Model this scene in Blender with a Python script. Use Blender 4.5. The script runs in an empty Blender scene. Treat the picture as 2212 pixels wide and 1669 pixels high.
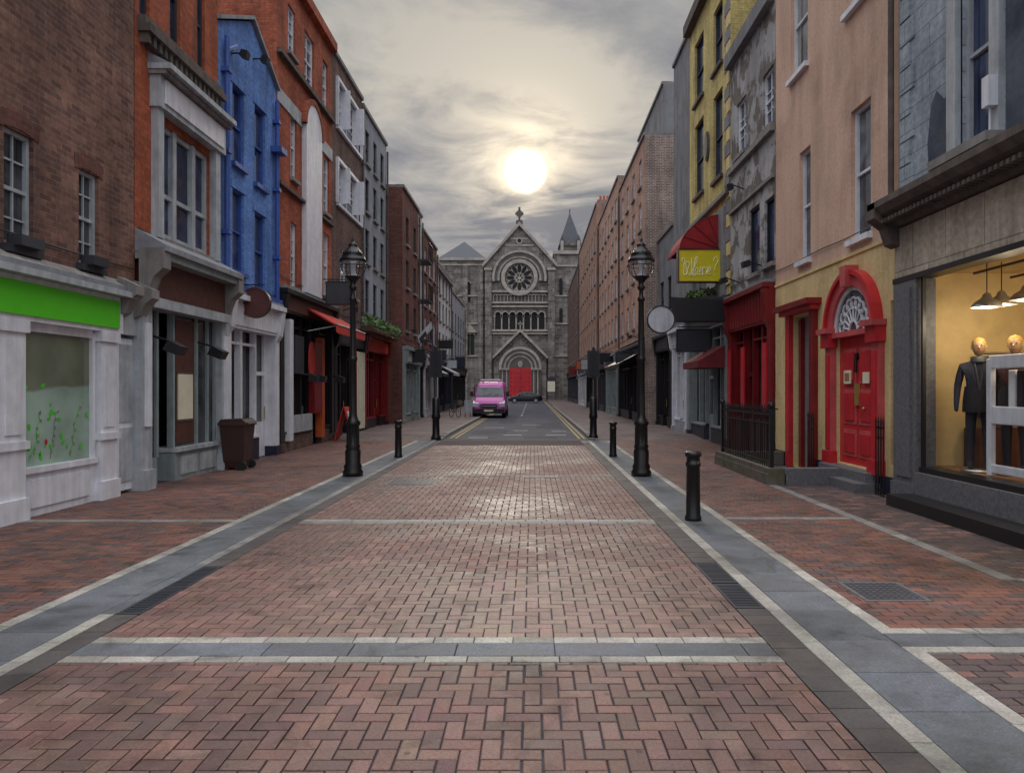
import bpy, math, random
import numpy as np
from mathutils import Vector
random.seed(11)
rnd=random.random
PI=math.pi
def U(a,b): return a+(b-a)*rnd()
def L(r,g,b,k=1.0):
    def f(c):
        c/=255.
        return (c/12.92 if c<=.04045 else ((c+.055)/1.055)**2.4)*k
    return (f(r),f(g),f(b),1)

# ------------------------------------------------------------------ materials
class NT:
    def __init__(s,name):
        s.m=bpy.data.materials.new(name); s.m.use_nodes=True
        s.t=s.m.node_tree; s.n=s.t.nodes; s.l=s.t.links
        s.b=s.n['Principled BSDF']
    def new(s,t,**k):
        x=s.n.new(t)
        for a,v in k.items(): setattr(x,a,v)
        return x
    def link(s,a,b): s.l.new(a,b)
    def obj(s): return s.new('ShaderNodeTexCoord').outputs['Object']
    def math(s,op,a,b=None,c=None):
        x=s.new('ShaderNodeMath',operation=op)
        for i,v in enumerate((a,b,c)):
            if v is None: continue
            if isinstance(v,(int,float)): x.inputs[i].default_value=v
            else: s.link(v,x.inputs[i])
        return x.outputs[0]
    def noise(s,vec,scale,detail=4,rough=.55,dist=0):
        x=s.new('ShaderNodeTexNoise'); x.inputs['Scale'].default_value=scale
        x.inputs['Detail'].default_value=detail; x.inputs['Roughness'].default_value=rough
        x.inputs['Distortion'].default_value=dist
        s.link(vec,x.inputs['Vector']); return x.outputs['Fac']
    def mapr(s,v,a,b,c,d,smooth=False):
        x=s.new('ShaderNodeMapRange'); s.link(v,x.inputs[0])
        if smooth: x.interpolation_type='SMOOTHSTEP'
        for i,q in enumerate((a,b,c,d)): x.inputs[i+1].default_value=q
        return x.outputs[0]
    def mix(s,bt,fac,a,b):
        x=s.new('ShaderNodeMix',data_type='RGBA',blend_type=bt)
        if isinstance(fac,(int,float)): x.inputs[0].default_value=fac
        else: s.link(fac,x.inputs[0])
        for i,v in ((6,a),(7,b)):
            if isinstance(v,tuple): x.inputs[i].default_value=v
            else: s.link(v,x.inputs[i])
        return x.outputs[2]
    def gray(s,v):
        x=s.new('ShaderNodeCombineColor')
        for i in range(3): s.link(v,x.inputs[i])
        return x.outputs[0]
    def bump(s,h,st,dist=.01):
        x=s.new('ShaderNodeBump'); x.inputs['Strength'].default_value=st; x.inputs['Distance'].default_value=dist
        s.link(h,x.inputs['Height']); s.link(x.outputs[0],s.b.inputs['Normal'])
    def uz(s,ku=1.,kz=1.):
        sp=s.new('ShaderNodeSeparateXYZ'); s.link(s.obj(),sp.inputs[0])
        u=s.math('ADD',sp.outputs[0],sp.outputs[1])
        c=s.new('ShaderNodeCombineXYZ')
        s.link(s.math('MULTIPLY',u,ku),c.inputs[0]); s.link(s.math('MULTIPLY',sp.outputs[2],kz),c.inputs[1])
        return c.outputs[0],sp
def basic(name,col,rough=.55,metal=0,var=.25,scale=4,bump=.15,streak=.0,spec=.5):
    t=NT(name); o=t.obj()
    n=t.noise(o,scale,6,.6)
    f=t.mapr(n,.3,.7,1-var,1+var*.5)
    if streak>0:
        v,_=t.uz(5,.5); n2=t.noise(v,1.3,5,.6)
        f=t.math('MULTIPLY',f,t.mapr(n2,.35,.7,1-streak,1.1))
    c=t.mix('MULTIPLY',1.,col,t.gray(f))
    t.link(c,t.b.inputs['Base Color'])
    t.b.inputs['Roughness'].default_value=rough; t.b.inputs['Metallic'].default_value=metal
    t.b.inputs['Specular IOR Level'].default_value=spec
    if bump>0: t.bump(t.noise(o,scale*9,4,.6),bump,.01)
    return t.m
def brick(name,c1,c2,mort,w=.23,h=.076,ms=.009,stain=.45,bump=.6,white=0.):
    t=NT(name); v,sp=t.uz()
    b=t.new('ShaderNodeTexBrick'); t.link(v,b.inputs['Vector'])
    b.inputs['Scale'].default_value=1; b.inputs['Brick Width'].default_value=w; b.inputs['Row Height'].default_value=h
    b.inputs['Mortar Size'].default_value=ms; b.inputs['Mortar Smooth'].default_value=.3
    b.inputs['Color1'].default_value=c1; b.inputs['Color2'].default_value=c2; b.inputs['Mortar'].default_value=mort
    n=t.noise(v,.8,8,.65); v2,_=t.uz(2.2,.25); n2=t.noise(v2,1.,6,.6); n3=t.noise(v,11,4,.6)
    f=t.math('MULTIPLY',t.mapr(n,.3,.72,1-stain,1.25),t.mapr(n2,.3,.65,.66,1.12))
    f=t.math('MULTIPLY',f,t.mapr(n3,.3,.7,.75,1.2))
    c=t.mix('MULTIPLY',1.,b.outputs['Color'],t.gray(f))
    if white>0:
        c=t.mix('MIX',t.mapr(t.noise(v2,2.3,6,.7),.55,.75,0,white),c,(.5,.45,.42,1))
    # soot: desaturated dark patches
    c=t.mix('MIX',t.mapr(t.noise(v2,.7,9,.7,.6),.52,.75,0,.5),c,(.06,.055,.055,1))
    t.link(c,t.b.inputs['Base Color']); t.b.inputs['Roughness'].default_value=.85
    t.b.inputs['Specular IOR Level'].default_value=.2
    hgt=t.math('ADD',t.math('MULTIPLY',b.outputs['Fac'],-1.),t.math('MULTIPLY',n3,.6))
    t.bump(hgt,bump,.012)
    return t.m
def plaster(name,c,c2,patch=.5,rough=.85,scale=1.,streak=.3,thr=.5,soft=.12,soot=.3):
    t=NT(name); v,sp=t.uz()
    n=t.noise(v,scale,9,.65,.4); v2,_=t.uz(1.7,.3); n2=t.noise(v2,1.2,9,.66,.5); n3=t.noise(v,14,5,.6); n4=t.noise(v,.45,6,.6,.8)
    c_=t.mix('MIX',t.mapr(n,thr,thr+soft,0,patch),c,c2)
    f=t.math('MULTIPLY',t.mapr(n2,.3,.65,1-streak,1.08),t.mapr(n3,.3,.7,.86,1.08))
    c_=t.mix('MULTIPLY',1.,c_,t.gray(f))
    c_=t.mix('MIX',t.math('MULTIPLY',t.mapr(n4,.48,.7,0,1),t.mapr(n2,.4,.7,soot,soot*.2)),c_,(.12,.11,.10,1))
    t.link(c_,t.b.inputs['Base Color'])
    t.b.inputs['Roughness'].default_value=rough; t.b.inputs['Specular IOR Level'].default_value=.2
    t.bump(t.math('ADD',n,t.math('MULTIPLY',n3,.5)),.3,.02)
    return t.m
def glass_op(name,col=(.018,.022,.028,1),col2=(.07,.08,.09,1),rough=.05):
    t=NT(name); o=t.obj()
    n=t.noise(o,1.1,3,.5,.8)
    t.link(t.mix('MIX',t.mapr(n,.42,.6,0,1),col,col2),t.b.inputs['Base Color'])
    t.b.inputs['Roughness'].default_value=rough; t.b.inputs['Specular IOR Level'].default_value=.6
    t.bump(t.noise(o,1.7,2,.5),.2,.02)
    return t.m
def emis(name,col,st):
    t=NT(name); t.b.inputs['Emission Color'].default_value=col; t.b.inputs['Emission Strength'].default_value=st
    t.b.inputs['Base Color'].default_value=col
    return t.m
def glass_tr(name,tint=(.93,.95,.95,1),k=.6,base=.04):
    t=NT(name); t.n.remove(t.b)
    tr=t.new('ShaderNodeBsdfTransparent'); tr.inputs[0].default_value=tint
    gl=t.new('ShaderNodeBsdfGlossy'); gl.inputs['Roughness'].default_value=.02
    lw=t.new('ShaderNodeLayerWeight'); lw.inputs[0].default_value=.5
    f=t.math('ADD',t.math('MULTIPLY',t.math('POWER',lw.outputs['Facing'],5.),k),base)
    mx=t.new('ShaderNodeMixShader'); t.link(f,mx.inputs[0]); t.link(tr.outputs[0],mx.inputs[1]); t.link(gl.outputs[0],mx.inputs[2])
    t.link(mx.outputs[0],t.n['Material Output'].inputs[0]); return t.m
def paver(name,rough0=.42,rough1=.8,spec=.4,bump=.6):
    t=NT(name); o=t.obj()
    a=t.new('ShaderNodeAttribute'); a.attribute_name='Col'
    n=t.noise(o,.5,8,.62,.5); n2=t.noise(o,70,4,.75); n3=t.noise(o,4,6,.65); n4=t.noise(o,1.3,8,.65,1.8)
    f=t.math('MULTIPLY',t.mapr(n,.32,.68,.5,1.25),t.mapr(n2,.25,.75,.55,1.4))
    f=t.math('MULTIPLY',f,t.mapr(n3,.3,.7,.74,1.18)); f=t.math('MULTIPLY',f,t.mapr(n4,.34,.46,.6,1.))
    vo=t.new('ShaderNodeTexVoronoi'); vo.inputs['Scale'].default_value=2.6; t.link(o,vo.inputs['Vector'])
    gum=t.mapr(vo.outputs['Distance'],.035,.05,.5,1.); f=t.math('MULTIPLY',f,gum)
    c=t.mix('MULTIPLY',1.,a.outputs['Color'],t.gray(f))
    c=t.mix('MIX',t.mapr(t.noise(o,2.2,8,.7,.6),.5,.72,0,.45),c,(.13,.11,.1,1))
    t.link(c,t.b.inputs['Base Color'])
    t.link(t.mapr(t.math('ADD',t.math('MULTIPLY',n,.6),t.math('MULTIPLY',n3,.4)),.38,.62,rough0,rough1),t.b.inputs['Roughness'])
    t.b.inputs['Specular IOR Level'].default_value=spec
    t.bump(n2,bump,.005)
    return t.m

M={}
M['brown']=brick('brown_brick',L(142,104,90),L(104,74,68),L(134,118,110),w=.24,h=.085,ms=.008,stain=.35,bump=.9)
M['orange']=brick('orange_brick',L(182,100,70),L(156,82,58),L(140,94,76),w=.22,h=.075,ms=.005,stain=.35)
M['red']=brick('red_brick',L(184,102,76),L(156,84,64),L(136,98,84),w=.22,h=.075,ms=.006,stain=.35)
M['dkbrick']=brick('dark_brick',L(122,94,86),L(98,74,70),L(128,118,112),stain=.35)
M['maroon']=brick('maroon_brick',L(130,82,72),L(106,68,62),L(100,88,84),stain=.3)
M['salmonb']=brick('salmon_brick',L(200,154,134),L(178,132,114),L(186,168,154),stain=.28,white=.4)
M['oldb']=brick('old_brick',L(168,142,130),L(134,110,100),L(196,186,178),ms=.014,stain=.35)
M['tanb']=brick('tan_brick',L(172,116,94),L(156,128,112),L(170,154,142),stain=.3)
M['stoneb']=brick('church_stone',L(152,146,138),L(110,104,100),L(160,154,148),w=.9,h=.42,ms=.02,stain=.4,bump=.4)
M['stoneL']=basic('church_trim_stone',L(172,164,154),.85,var=.4,scale=1.2)
M['stoneM']=basic('church_dark_stone',L(96,90,86),.85,var=.3,scale=1.2)
M['blue']=brick('blue_painted_brick',L(112,148,212),L(98,134,200),L(88,122,184),w=.22,h=.075,ms=.006,stain=.25,bump=.8)
M['blueD']=basic('blue_gloss_paint',L(58,88,160),.45)
M['greyr']=plaster('grey_render',L(156,160,170),L(128,130,140),.6)
M['greyc']=plaster('grey_concrete',L(138,138,142),L(112,112,116),.6,streak=.35)
M['peel']=plaster('peeling_render',L(180,180,182),L(112,104,96),.9,scale=1.2,thr=.49,soft=.05,streak=.4,soot=.6)
M['salmon']=plaster('salmon_render',L(212,178,158),L(194,158,138),.6,streak=.16,scale=.6)
M['cream']=plaster('cream_yellow_render',L(222,200,148),L(202,176,124),.6,streak=.2)
M['yellowb']=brick('yellow_painted_brick',L(218,200,136),L(206,186,122),L(188,168,108),ms=.006,stain=.25,bump=.7)
M['bluegrey']=brick('blue_grey_ashlar',L(164,174,184),L(156,166,176),L(120,128,136),w=1.3,h=.36,ms=.01,stain=.3,bump=.3)
M['navypeel']=plaster('peeling_navy',L(96,104,118),L(58,66,82),1.,scale=.9,thr=.42,soft=.2)
M['whiter']=plaster('white_render',L(206,206,210),L(182,182,188),.5)
M['white']=basic('white_paint',L(222,224,232),.45,var=.14,streak=.14,bump=.05)
M['whiteg']=basic('grey_white_paint',L(178,184,190),.55,var=.25,streak=.28)
M['greyp']=basic('sage_grey_paint',L(140,150,152),.55,var=.2,streak=.2)
M['stone']=basic('granite_trim',L(140,136,134),.85,var=.3,scale=3,streak=.25)
M['stoneD']=basic('weathered_stone',L(100,90,84),.85,var=.4,scale=5,streak=.3)
M['fasstone']=brick('fascia_stone',L(190,178,162),L(174,164,148),L(120,114,106),w=.9,h=.72,ms=.008,stain=.25,bump=.2)
M['granD']=basic('dark_granite',L(106,106,110),.6,var=.4,scale=22)
M['lead']=basic('lead_flashing',L(136,140,146),.55,var=.35)
M['black']=basic('black_paint',L(26,26,30),.4,var=.2,bump=.06)
M['iron']=basic('cast_iron_black',L(18,18,21),.36,var=.25,bump=.1,scale=9)
M['dark']=basic('dark_interior',L(30,28,30),.8)
M['char']=basic('charcoal_paint',L(54,56,64),.55)
M['navy']=basic('navy_paint',L(30,34,56),.45)
M['brownp']=basic('brown_wood',L(88,54,46),.5,var=.35,scale=6)
M['binb']=basic('brown_plastic',L(62,40,36),.45,var=.15)
M['signbr']=basic('brown_sign',L(92,52,50),.5,var=.2)
M['redp']=basic('red_gloss_paint',L(194,42,50),.35,var=.25,scale=2.5,bump=.1)
M['redarch']=basic('weathered_red_paint',L(194,84,86),.55,var=.3,scale=3)
M['pub']=basic('pub_red_paint',L(126,24,28),.35,var=.3)
M['mar']=basic('maroon_canvas',L(110,28,36),.75,var=.25)
M['awn']=basic('red_canvas',L(190,58,48),.8,var=.2)
M['awn2']=basic('crimson_canvas',L(150,24,32),.8,var=.3)
M['orangep']=basic('orange_paint',L(190,88,44),.5)
M['green']=basic('lime_green_sign',L(88,204,38),.4,var=.06,bump=0)
M['greenleaf']=basic('green_vinyl',L(80,190,50),.5,var=.2)
M['yel']=basic('yellow_sign',L(216,200,20),.5,var=.15,bump=.03)
M['strok']=basic('cream_lettering',L(250,250,210),.5,var=.02,bump=0)
M['cream2']=basic('cream_paper',L(224,218,194),.6,var=.1)
M['blind']=basic('window_blind',L(140,142,140),.25,var=.2,spec=.8,bump=0)
M['glass']=glass_op('window_glass')
M['glassb']=glass_op('window_glass_pale',(.03,.04,.055,1),(.16,.19,.22,1))
M['glassn']=glass_op('window_glass_blue',(.012,.018,.05,1),(.04,.06,.13,1))
M['tglass']=glass_tr('clear_shop_glass',k=.35,base=.03)
M['mag']=basic('magenta_car_paint',L(196,84,172),.3,var=.06,bump=0)
M['carblk']=basic('black_car_paint',L(22,24,32),.25,var=.05,bump=0)
M['carsil']=basic('silver_car_paint',L(150,156,170),.3,var=.05,bump=0)
M['tyre']=basic('tyre_rubber',L(26,26,26),.8)
M['metal']=basic('brushed_metal',L(190,188,186),.3,metal=.8,var=.1,bump=.02)
M['brass']=basic('brass',L(200,170,100),.35,metal=.6,var=.2)
M['asph']=basic('asphalt',L(76,76,86),.8,var=.5,scale=1.1,bump=.5,spec=.3)
M['redas']=basic('red_asphalt',L(62,46,48),.8,var=.35,scale=2,bump=.4,spec=.3)
M['patch']=basic('asphalt_patch',L(60,60,68),.8,var=.4,scale=2,bump=.4,spec=.3)
M['yline']=basic('yellow_road_paint',L(170,146,84),.7,var=.5,scale=9)
M['wline']=basic('white_road_paint',L(166,166,166),.7,var=.5,scale=7)
M['slate']=basic('slate_roof',L(84,86,94),.7,var=.35,scale=6)
M['wallw']=basic('shop_interior_wall',L(206,180,128),.7,var=.15,bump=.02)
M['wallfl']=basic('shop_interior_floor',L(150,108,72),.5,var=.3)
M['cloth']=basic('dark_cloth',L(34,34,42),.9)
M['redcl']=basic('red_cloth',L(150,30,40),.9)
M['mskin']=basic('mannequin_skin',L(176,142,108),.5,var=.1)
M['mhair']=basic('blond_hair',L(180,140,66),.7)
M['bulb']=emis('warm_bulb',(1,.8,.5,1),14)
M['head']=basic('headlamp_glass',L(200,204,214),.1,var=.1,bump=0)
def frosted():
    t=NT('frosted_pane'); o=t.obj(); sp=t.new('ShaderNodeSeparateXYZ'); t.link(o,sp.inputs[0])
    n=t.noise(o,1.4,3,.5)
    z=t.math('ADD',sp.outputs[2],t.math('MULTIPLY',n,.25))
    up=t.mapr(z,1.85,1.9,0,1)
    c=t.mix('MIX',up,L(152,176,162),L(118,124,104))
    c=t.mix('MULTIPLY',1.,c,t.gray(t.mapr(n,.3,.7,.7,1.2)))
    t.link(c,t.b.inputs['Base Color']); t.b.inputs['Roughness'].default_value=.1; t.b.inputs['Specular IOR Level'].default_value=.6
    return t.m
M['frost']=frosted()
def leafm():
    t=NT('leaf_foliage'); o=t.obj(); n=t.noise(o,6,3,.5)
    t.link(t.mix('MIX',t.mapr(n,.35,.65,0,1),(.03,.07,.02,1),(.10,.17,.04,1)),t.b.inputs['Base Color']); t.b.inputs['Roughness'].default_value=.6
    return t.m
M['leaf']=leafm()
def moss():
    t=NT('mossy_stone'); o=t.obj(); n=t.noise(o,5,6,.65)
    t.link(t.mix('MIX',t.mapr(n,.42,.62,0,1),L(100,92,88),L(74,80,50)),t.b.inputs['Base Color']); t.b.inputs['Roughness'].default_value=.85
    t.bump(n,.6,.03); return t.m
M['moss']=moss()
def slabs():
    t=NT('far_paving'); o=t.obj()
    b=t.new('ShaderNodeTexBrick'); t.link(o,b.inputs['Vector']); b.inputs['Scale'].default_value=1
    b.inputs['Brick Width'].default_value=.6; b.inputs['Row Height'].default_value=.4; b.inputs['Mortar Size'].default_value=.012
    b.inputs['Color1'].default_value=L(124,108,104); b.inputs['Color2'].default_value=L(108,94,92); b.inputs['Mortar'].default_value=L(70,64,64)
    n=t.noise(o,.8,6,.6)
    t.link(t.mix('MULTIPLY',1.,b.outputs['Color'],t.gray(t.mapr(n,.3,.7,.65,1.15))),t.b.inputs['Base Color'])
    t.b.inputs['Roughness'].default_value=.75; t.b.inputs['Specular IOR Level'].default_value=.3
    return t.m
M['slabs']=slabs()
M['pav']=paver('brick_paver'); M['gran']=paver('granite_paver',.5,.85)
M['globe']=glass_tr('lamp_glass',(.95,.97,.99,1),.9,.14)

# ------------------------------------------------------------------ mesh builder
ident=lambda a,b,c:(a,b,c)
def empty(name):
    e=bpy.data.objects.new(name,None); bpy.context.collection.objects.link(e); e.empty_display_size=.3; return e
class MB:
    def __init__(s,name,parent=None,mp=ident):
        s.name=name; s.parent=parent; s.mp=mp; s.v=[]; s.f=[]; s.mi=[]; s.sm=[]; s.mats=[]
    def m(s,k):
        if k not in s.mats: s.mats.append(k)
        return s.mats.index(k)
    def add(s,vs,fs,mat,sm=False):
        b=len(s.v); s.v+=[s.mp(*p) for p in vs]; i=s.m(mat)
        for f in fs: s.f.append([b+q for q in f]); s.mi.append(i); s.sm.append(sm)
    def poly(s,pts,mat): s.add(pts,[list(range(len(pts)))],mat)
    def box(s,a0,a1,b0,b1,c0,c1,mat):
        s.add([(a0,b0,c0),(a1,b0,c0),(a1,b1,c0),(a0,b1,c0),(a0,b0,c1),(a1,b0,c1),(a1,b1,c1),(a0,b1,c1)],
              [(0,3,2,1),(4,5,6,7),(0,1,5,4),(1,2,6,5),(2,3,7,6),(3,0,4,7)],mat)
    def prism(s,pts,b0,b1,mat):
        n=len(pts); v=[(p[0],b0,p[1]) for p in pts]+[(p[0],b1,p[1]) for p in pts]
        s.add(v,[list(range(n)),list(range(2*n-1,n-1,-1))]+[(i,(i+1)%n,n+(i+1)%n,n+i) for i in range(n)],mat)
    def prismf(s,pts,a0,a1,mat):
        n=len(pts); v=[(a0,p[0],p[1]) for p in pts]+[(a1,p[0],p[1]) for p in pts]
        s.add(v,[list(range(n)),list(range(2*n-1,n-1,-1))]+[(i,(i+1)%n,n+(i+1)%n,n+i) for i in range(n)],mat)
    def ring(s,uc,zc,r0,r1,o0,o1,mat,a0=0,a1=PI,n=24):
        vs=[];fs=[]
        for i in range(n+1):
            a=a0+(a1-a0)*i/n; c,q=math.cos(a),math.sin(a)
            vs+=[(o0,uc+r0*c,zc+r0*q),(o0,uc+r1*c,zc+r1*q),(o1,uc+r1*c,zc+r1*q),(o1,uc+r0*c,zc+r0*q)]
        for i in range(n):
            k=4*i
            for j in range(4): fs.append((k+j,k+(j+1)%4,k+4+(j+1)%4,k+4+j))
        s.add(vs,fs,mat)
    def disc(s,uc,zc,ru,rz,o0,o1,mat,a0=0,a1=2*PI,n=28,rot=0):
        pts=[]
        for i in range(n+(0 if a1-a0>6.2 else 1)):
            a=a0+(a1-a0)*i/n; x=ru*math.cos(a); y=rz*math.sin(a)
            pts.append((uc+x*math.cos(rot)-y*math.sin(rot),zc+x*math.sin(rot)+y*math.cos(rot)))
        s.prismf(pts,o0,o1,mat)
    def archwin(s,uc,w,z0,z1,o0,o1,mat,n=12):
        r=w/2; pts=[(uc-r,z0),(uc+r,z0)]+[(uc+r*math.cos(PI*i/n),z1-r+r*math.sin(PI*i/n)) for i in range(n+1)]
        s.prismf(pts,o0,o1,mat)
    def lathe(s,x,y,prof,mat,n=20,z0=0):
        vs=[];fs=[]
        for r,z in prof:
            for i in range(n):
                a=2*PI*i/n; vs.append((x+r*math.cos(a),y+r*math.sin(a),z0+z))
        for j in range(len(prof)-1):
            for i in range(n): fs.append((j*n+i,j*n+(i+1)%n,(j+1)*n+(i+1)%n,(j+1)*n+i))
        s.add(vs,fs,mat,True)
    def tube(s,p,q,r,mat,n=8,r2=None):
        p=Vector(p);q=Vector(q); d=(q-p)
        if d.length<1e-6: return
        d.normalize(); a=d.orthogonal().normalized(); b=d.cross(a); r2=r if r2 is None else r2
        vs=[tuple(p+(a*math.cos(2*PI*i/n)+b*math.sin(2*PI*i/n))*r) for i in range(n)]+[tuple(q+(a*math.cos(2*PI*i/n)+b*math.sin(2*PI*i/n))*r2) for i in range(n)]
        s.add(vs,[(i,(i+1)%n,n+(i+1)%n,n+i) for i in range(n)],mat,True)
        s.add(vs,[list(range(n)),list(range(2*n-1,n-1,-1))],mat)
    def hoop(s,c,r,t,mat,ax=(0,0,1),n=24,a0=0,a1=2*PI):
        ax=Vector(ax).normalized(); a=ax.orthogonal().normalized(); b=ax.cross(a); c=Vector(c)
        P=[c+(a*math.cos(a0+(a1-a0)*i/n)+b*math.sin(a0+(a1-a0)*i/n))*r for i in range(n+1)]
        for i in range(n): s.tube(P[i],P[i+1],t,mat,5)
    def loft(s,secs,mat,cap=True):
        n=len(secs[0]); vs=[p for q in secs for p in q]; fs=[]
        for j in range(len(secs)-1):
            for i in range(n): fs.append((j*n+i,j*n+(i+1)%n,(j+1)*n+(i+1)%n,(j+1)*n+i))
        s.add(vs,fs,mat,True)
        if cap: s.add(secs[0],[list(range(n))],mat); s.add(secs[-1],[list(range(n))],mat)
    def done(s,bevel=0):
        me=bpy.data.meshes.new(s.name); me.from_pydata(s.v,[],s.f)
        for k in s.mats: me.materials.append(M[k])
        me.polygons.foreach_set('material_index',s.mi); me.polygons.foreach_set('use_smooth',s.sm); me.update()
        o=bpy.data.objects.new(s.name,me); bpy.context.collection.objects.link(o)
        if s.parent: o.parent=s.parent
        if bevel:
            b=o.modifiers.new('b','BEVEL'); b.width=bevel; b.segments=2; b.limit_method='ANGLE'
        return o

# survey constants: metric facade positions recovered by single-view measurement
FP=1600.; VX=1150.; VY=840.; CH=1.75
def Yat(a,px): return FP*a/abs(px-VX)
def Zat(Y,py): return CH+(VY-py)*Y/FP
def hole(a,p0,p1,t,b):
    y0,y1=sorted((Yat(a,p0),Yat(a,p1))); Y=Yat(a,(p0+p1)/2)
    return (y0,y1,Zat(Y,b),Zat(Y,t))

def wall(F,y0,y1,z0,z1,holes,mat,rev=.13,revm=None):
    ys=sorted(set([y0,y1]+[min(max(h[0],y0),y1) for h in holes]+[min(max(h[1],y0),y1) for h in holes]))
    zs=sorted(set([z0,z1]+[min(max(h[2],z0),z1) for h in holes]+[min(max(h[3],z0),z1) for h in holes]))
    for i in range(len(ys)-1):
        for j in range(len(zs)-1):
            a,b,c,d=ys[i],ys[i+1],zs[j],zs[j+1]; m,n=(a+b)/2,(c+d)/2
            if any(h[0]<m<h[1] and h[2]<n<h[3] for h in holes): continue
            F.poly([(0,a,c),(0,b,c),(0,b,d),(0,a,d)],mat)
    rm=revm or mat
    for h in holes:
        a,b,c,d=h[:4]
        F.poly([(0,a,c),(-rev,a,c),(-rev,a,d),(0,a,d)],rm); F.poly([(0,b,c),(-rev,b,c),(-rev,b,d),(0,b,d)],rm)
        F.poly([(0,a,c),(-rev,a,c),(-rev,b,c),(0,b,c)],rm); F.poly([(0,a,d),(-rev,a,d),(-rev,b,d),(0,b,d)],rm)
RS=random.Random(5)
def sash(F,h,fr='white',gl='glass',rev=.13,cols=2,rows=2,sill='stone',lint=None,t=.055,rail=True,so=.1):
    a,b,c,d=h[:4]; o=-rev
    F.poly([(o+.01,a,c),(o+.01,b,c),(o+.01,b,d),(o+.01,a,d)],gl)
    k=RS.random() if gl!='glassn' else 1
    if k<.25:
        zb=d-(d-c)*RS.choice([.3,.4,.5,.65]); F.poly([(o+.013,a+t,zb),(o+.013,b-t,zb),(o+.013,b-t,d-t),(o+.013,a+t,d-t)],'blind')
    elif k<.45:
        w=(b-a)*RS.uniform(.12,.25)
        for q in ((a+t,a+t+w),(b-t-w,b-t)): F.poly([(o+.013,q[0],c+t),(o+.013,q[1],c+t),(o+.013,q[1],d-t),(o+.013,q[0],d-t)],'blind')
    F.box(o,o+.07,a,a+t,c,d,fr); F.box(o,o+.07,b-t,b,c,d,fr)
    F.box(o,o+.068,a+t,b-t,c,c+t*1.3,fr); F.box(o,o+.068,a+t,b-t,d-t,d,fr)
    mz=(c+d)/2
    if rail: F.box(o,o+.062,a+t,b-t,mz-.025,mz+.025,fr)
    for i in range(1,cols):
        y=a+(b-a)*i/cols; F.box(o+.016,o+.045,y-.014,y+.014,c+t,d-t,fr)
    for i in range(1,rows):
        z=c+(d-c)*i/rows
        if rail and abs(z-mz)<.05: continue
        F.box(o+.016,o+.042,a+t,b-t,z-.013,z+.013,fr)
    if sill: F.box(-rev+.075,so,a-.07,b+.07,c-.1,c+.004,sill)
    if lint: F.box(.0,.035,a-.12,b+.12,d+.003,d+.25,lint)
def bld(name,s,a,y0,y1,H,mat,zs,holes=[],depth=9,cop='stone',side=None,rev=.13,revm=None,roof=True,pipe=True,z1=None):
    e=empty(name); mp=lambda o,u,z:(s*(a-o),u,z)
    F=MB('walls',e,mp); side=side or mat
    wall(F,y0,y1,zs,z1 or H,holes,mat,rev,revm)
    F.poly([(0,y0,0),(-depth,y0,0),(-depth,y0,H),(0,y0,H)],side); F.poly([(0,y1,0),(-depth,y1,0),(-depth,y1,H),(0,y1,H)],side)
    F.poly([(-depth,y0,0),(-depth,y1,0),(-depth,y1,H),(-depth,y0,H)],side)
    if roof:
        F.poly([(0,y0,H-.02),(0,y1,H-.02),(-depth,y1,H-.02),(-depth,y0,H-.02)],'slate')
        F.box(-.3,.08,y0+.01,y1-.01,H,H+.14,cop); F.box(-depth,-.3,y0+.01,y0+.28,H,H+.13,cop)
    F.done()
    G=MB('fittings',e,mp)
    if pipe:
        G.tube((.08,y1-.12,zs),(.08,y1-.12,H-.3),.045,'stoneD',8)
        for k in range(4): G.box(0,.13,y1-.19,y1-.05,zs+.6+k*2,zs+.66+k*2,'stoneD')
    if zs>1:
        z=zs+RS.uniform(.25,.4); n=6; p=None
        for k in range(n+1):
            q=(.03,y0+.05+(y1-y0-.1)*k/n,z-.05*math.sin(PI*((k*1.7)%1)))
            if p: G.tube(p,q,.012,'char',5)
            p=q
    return e,F,G,mp
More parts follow.
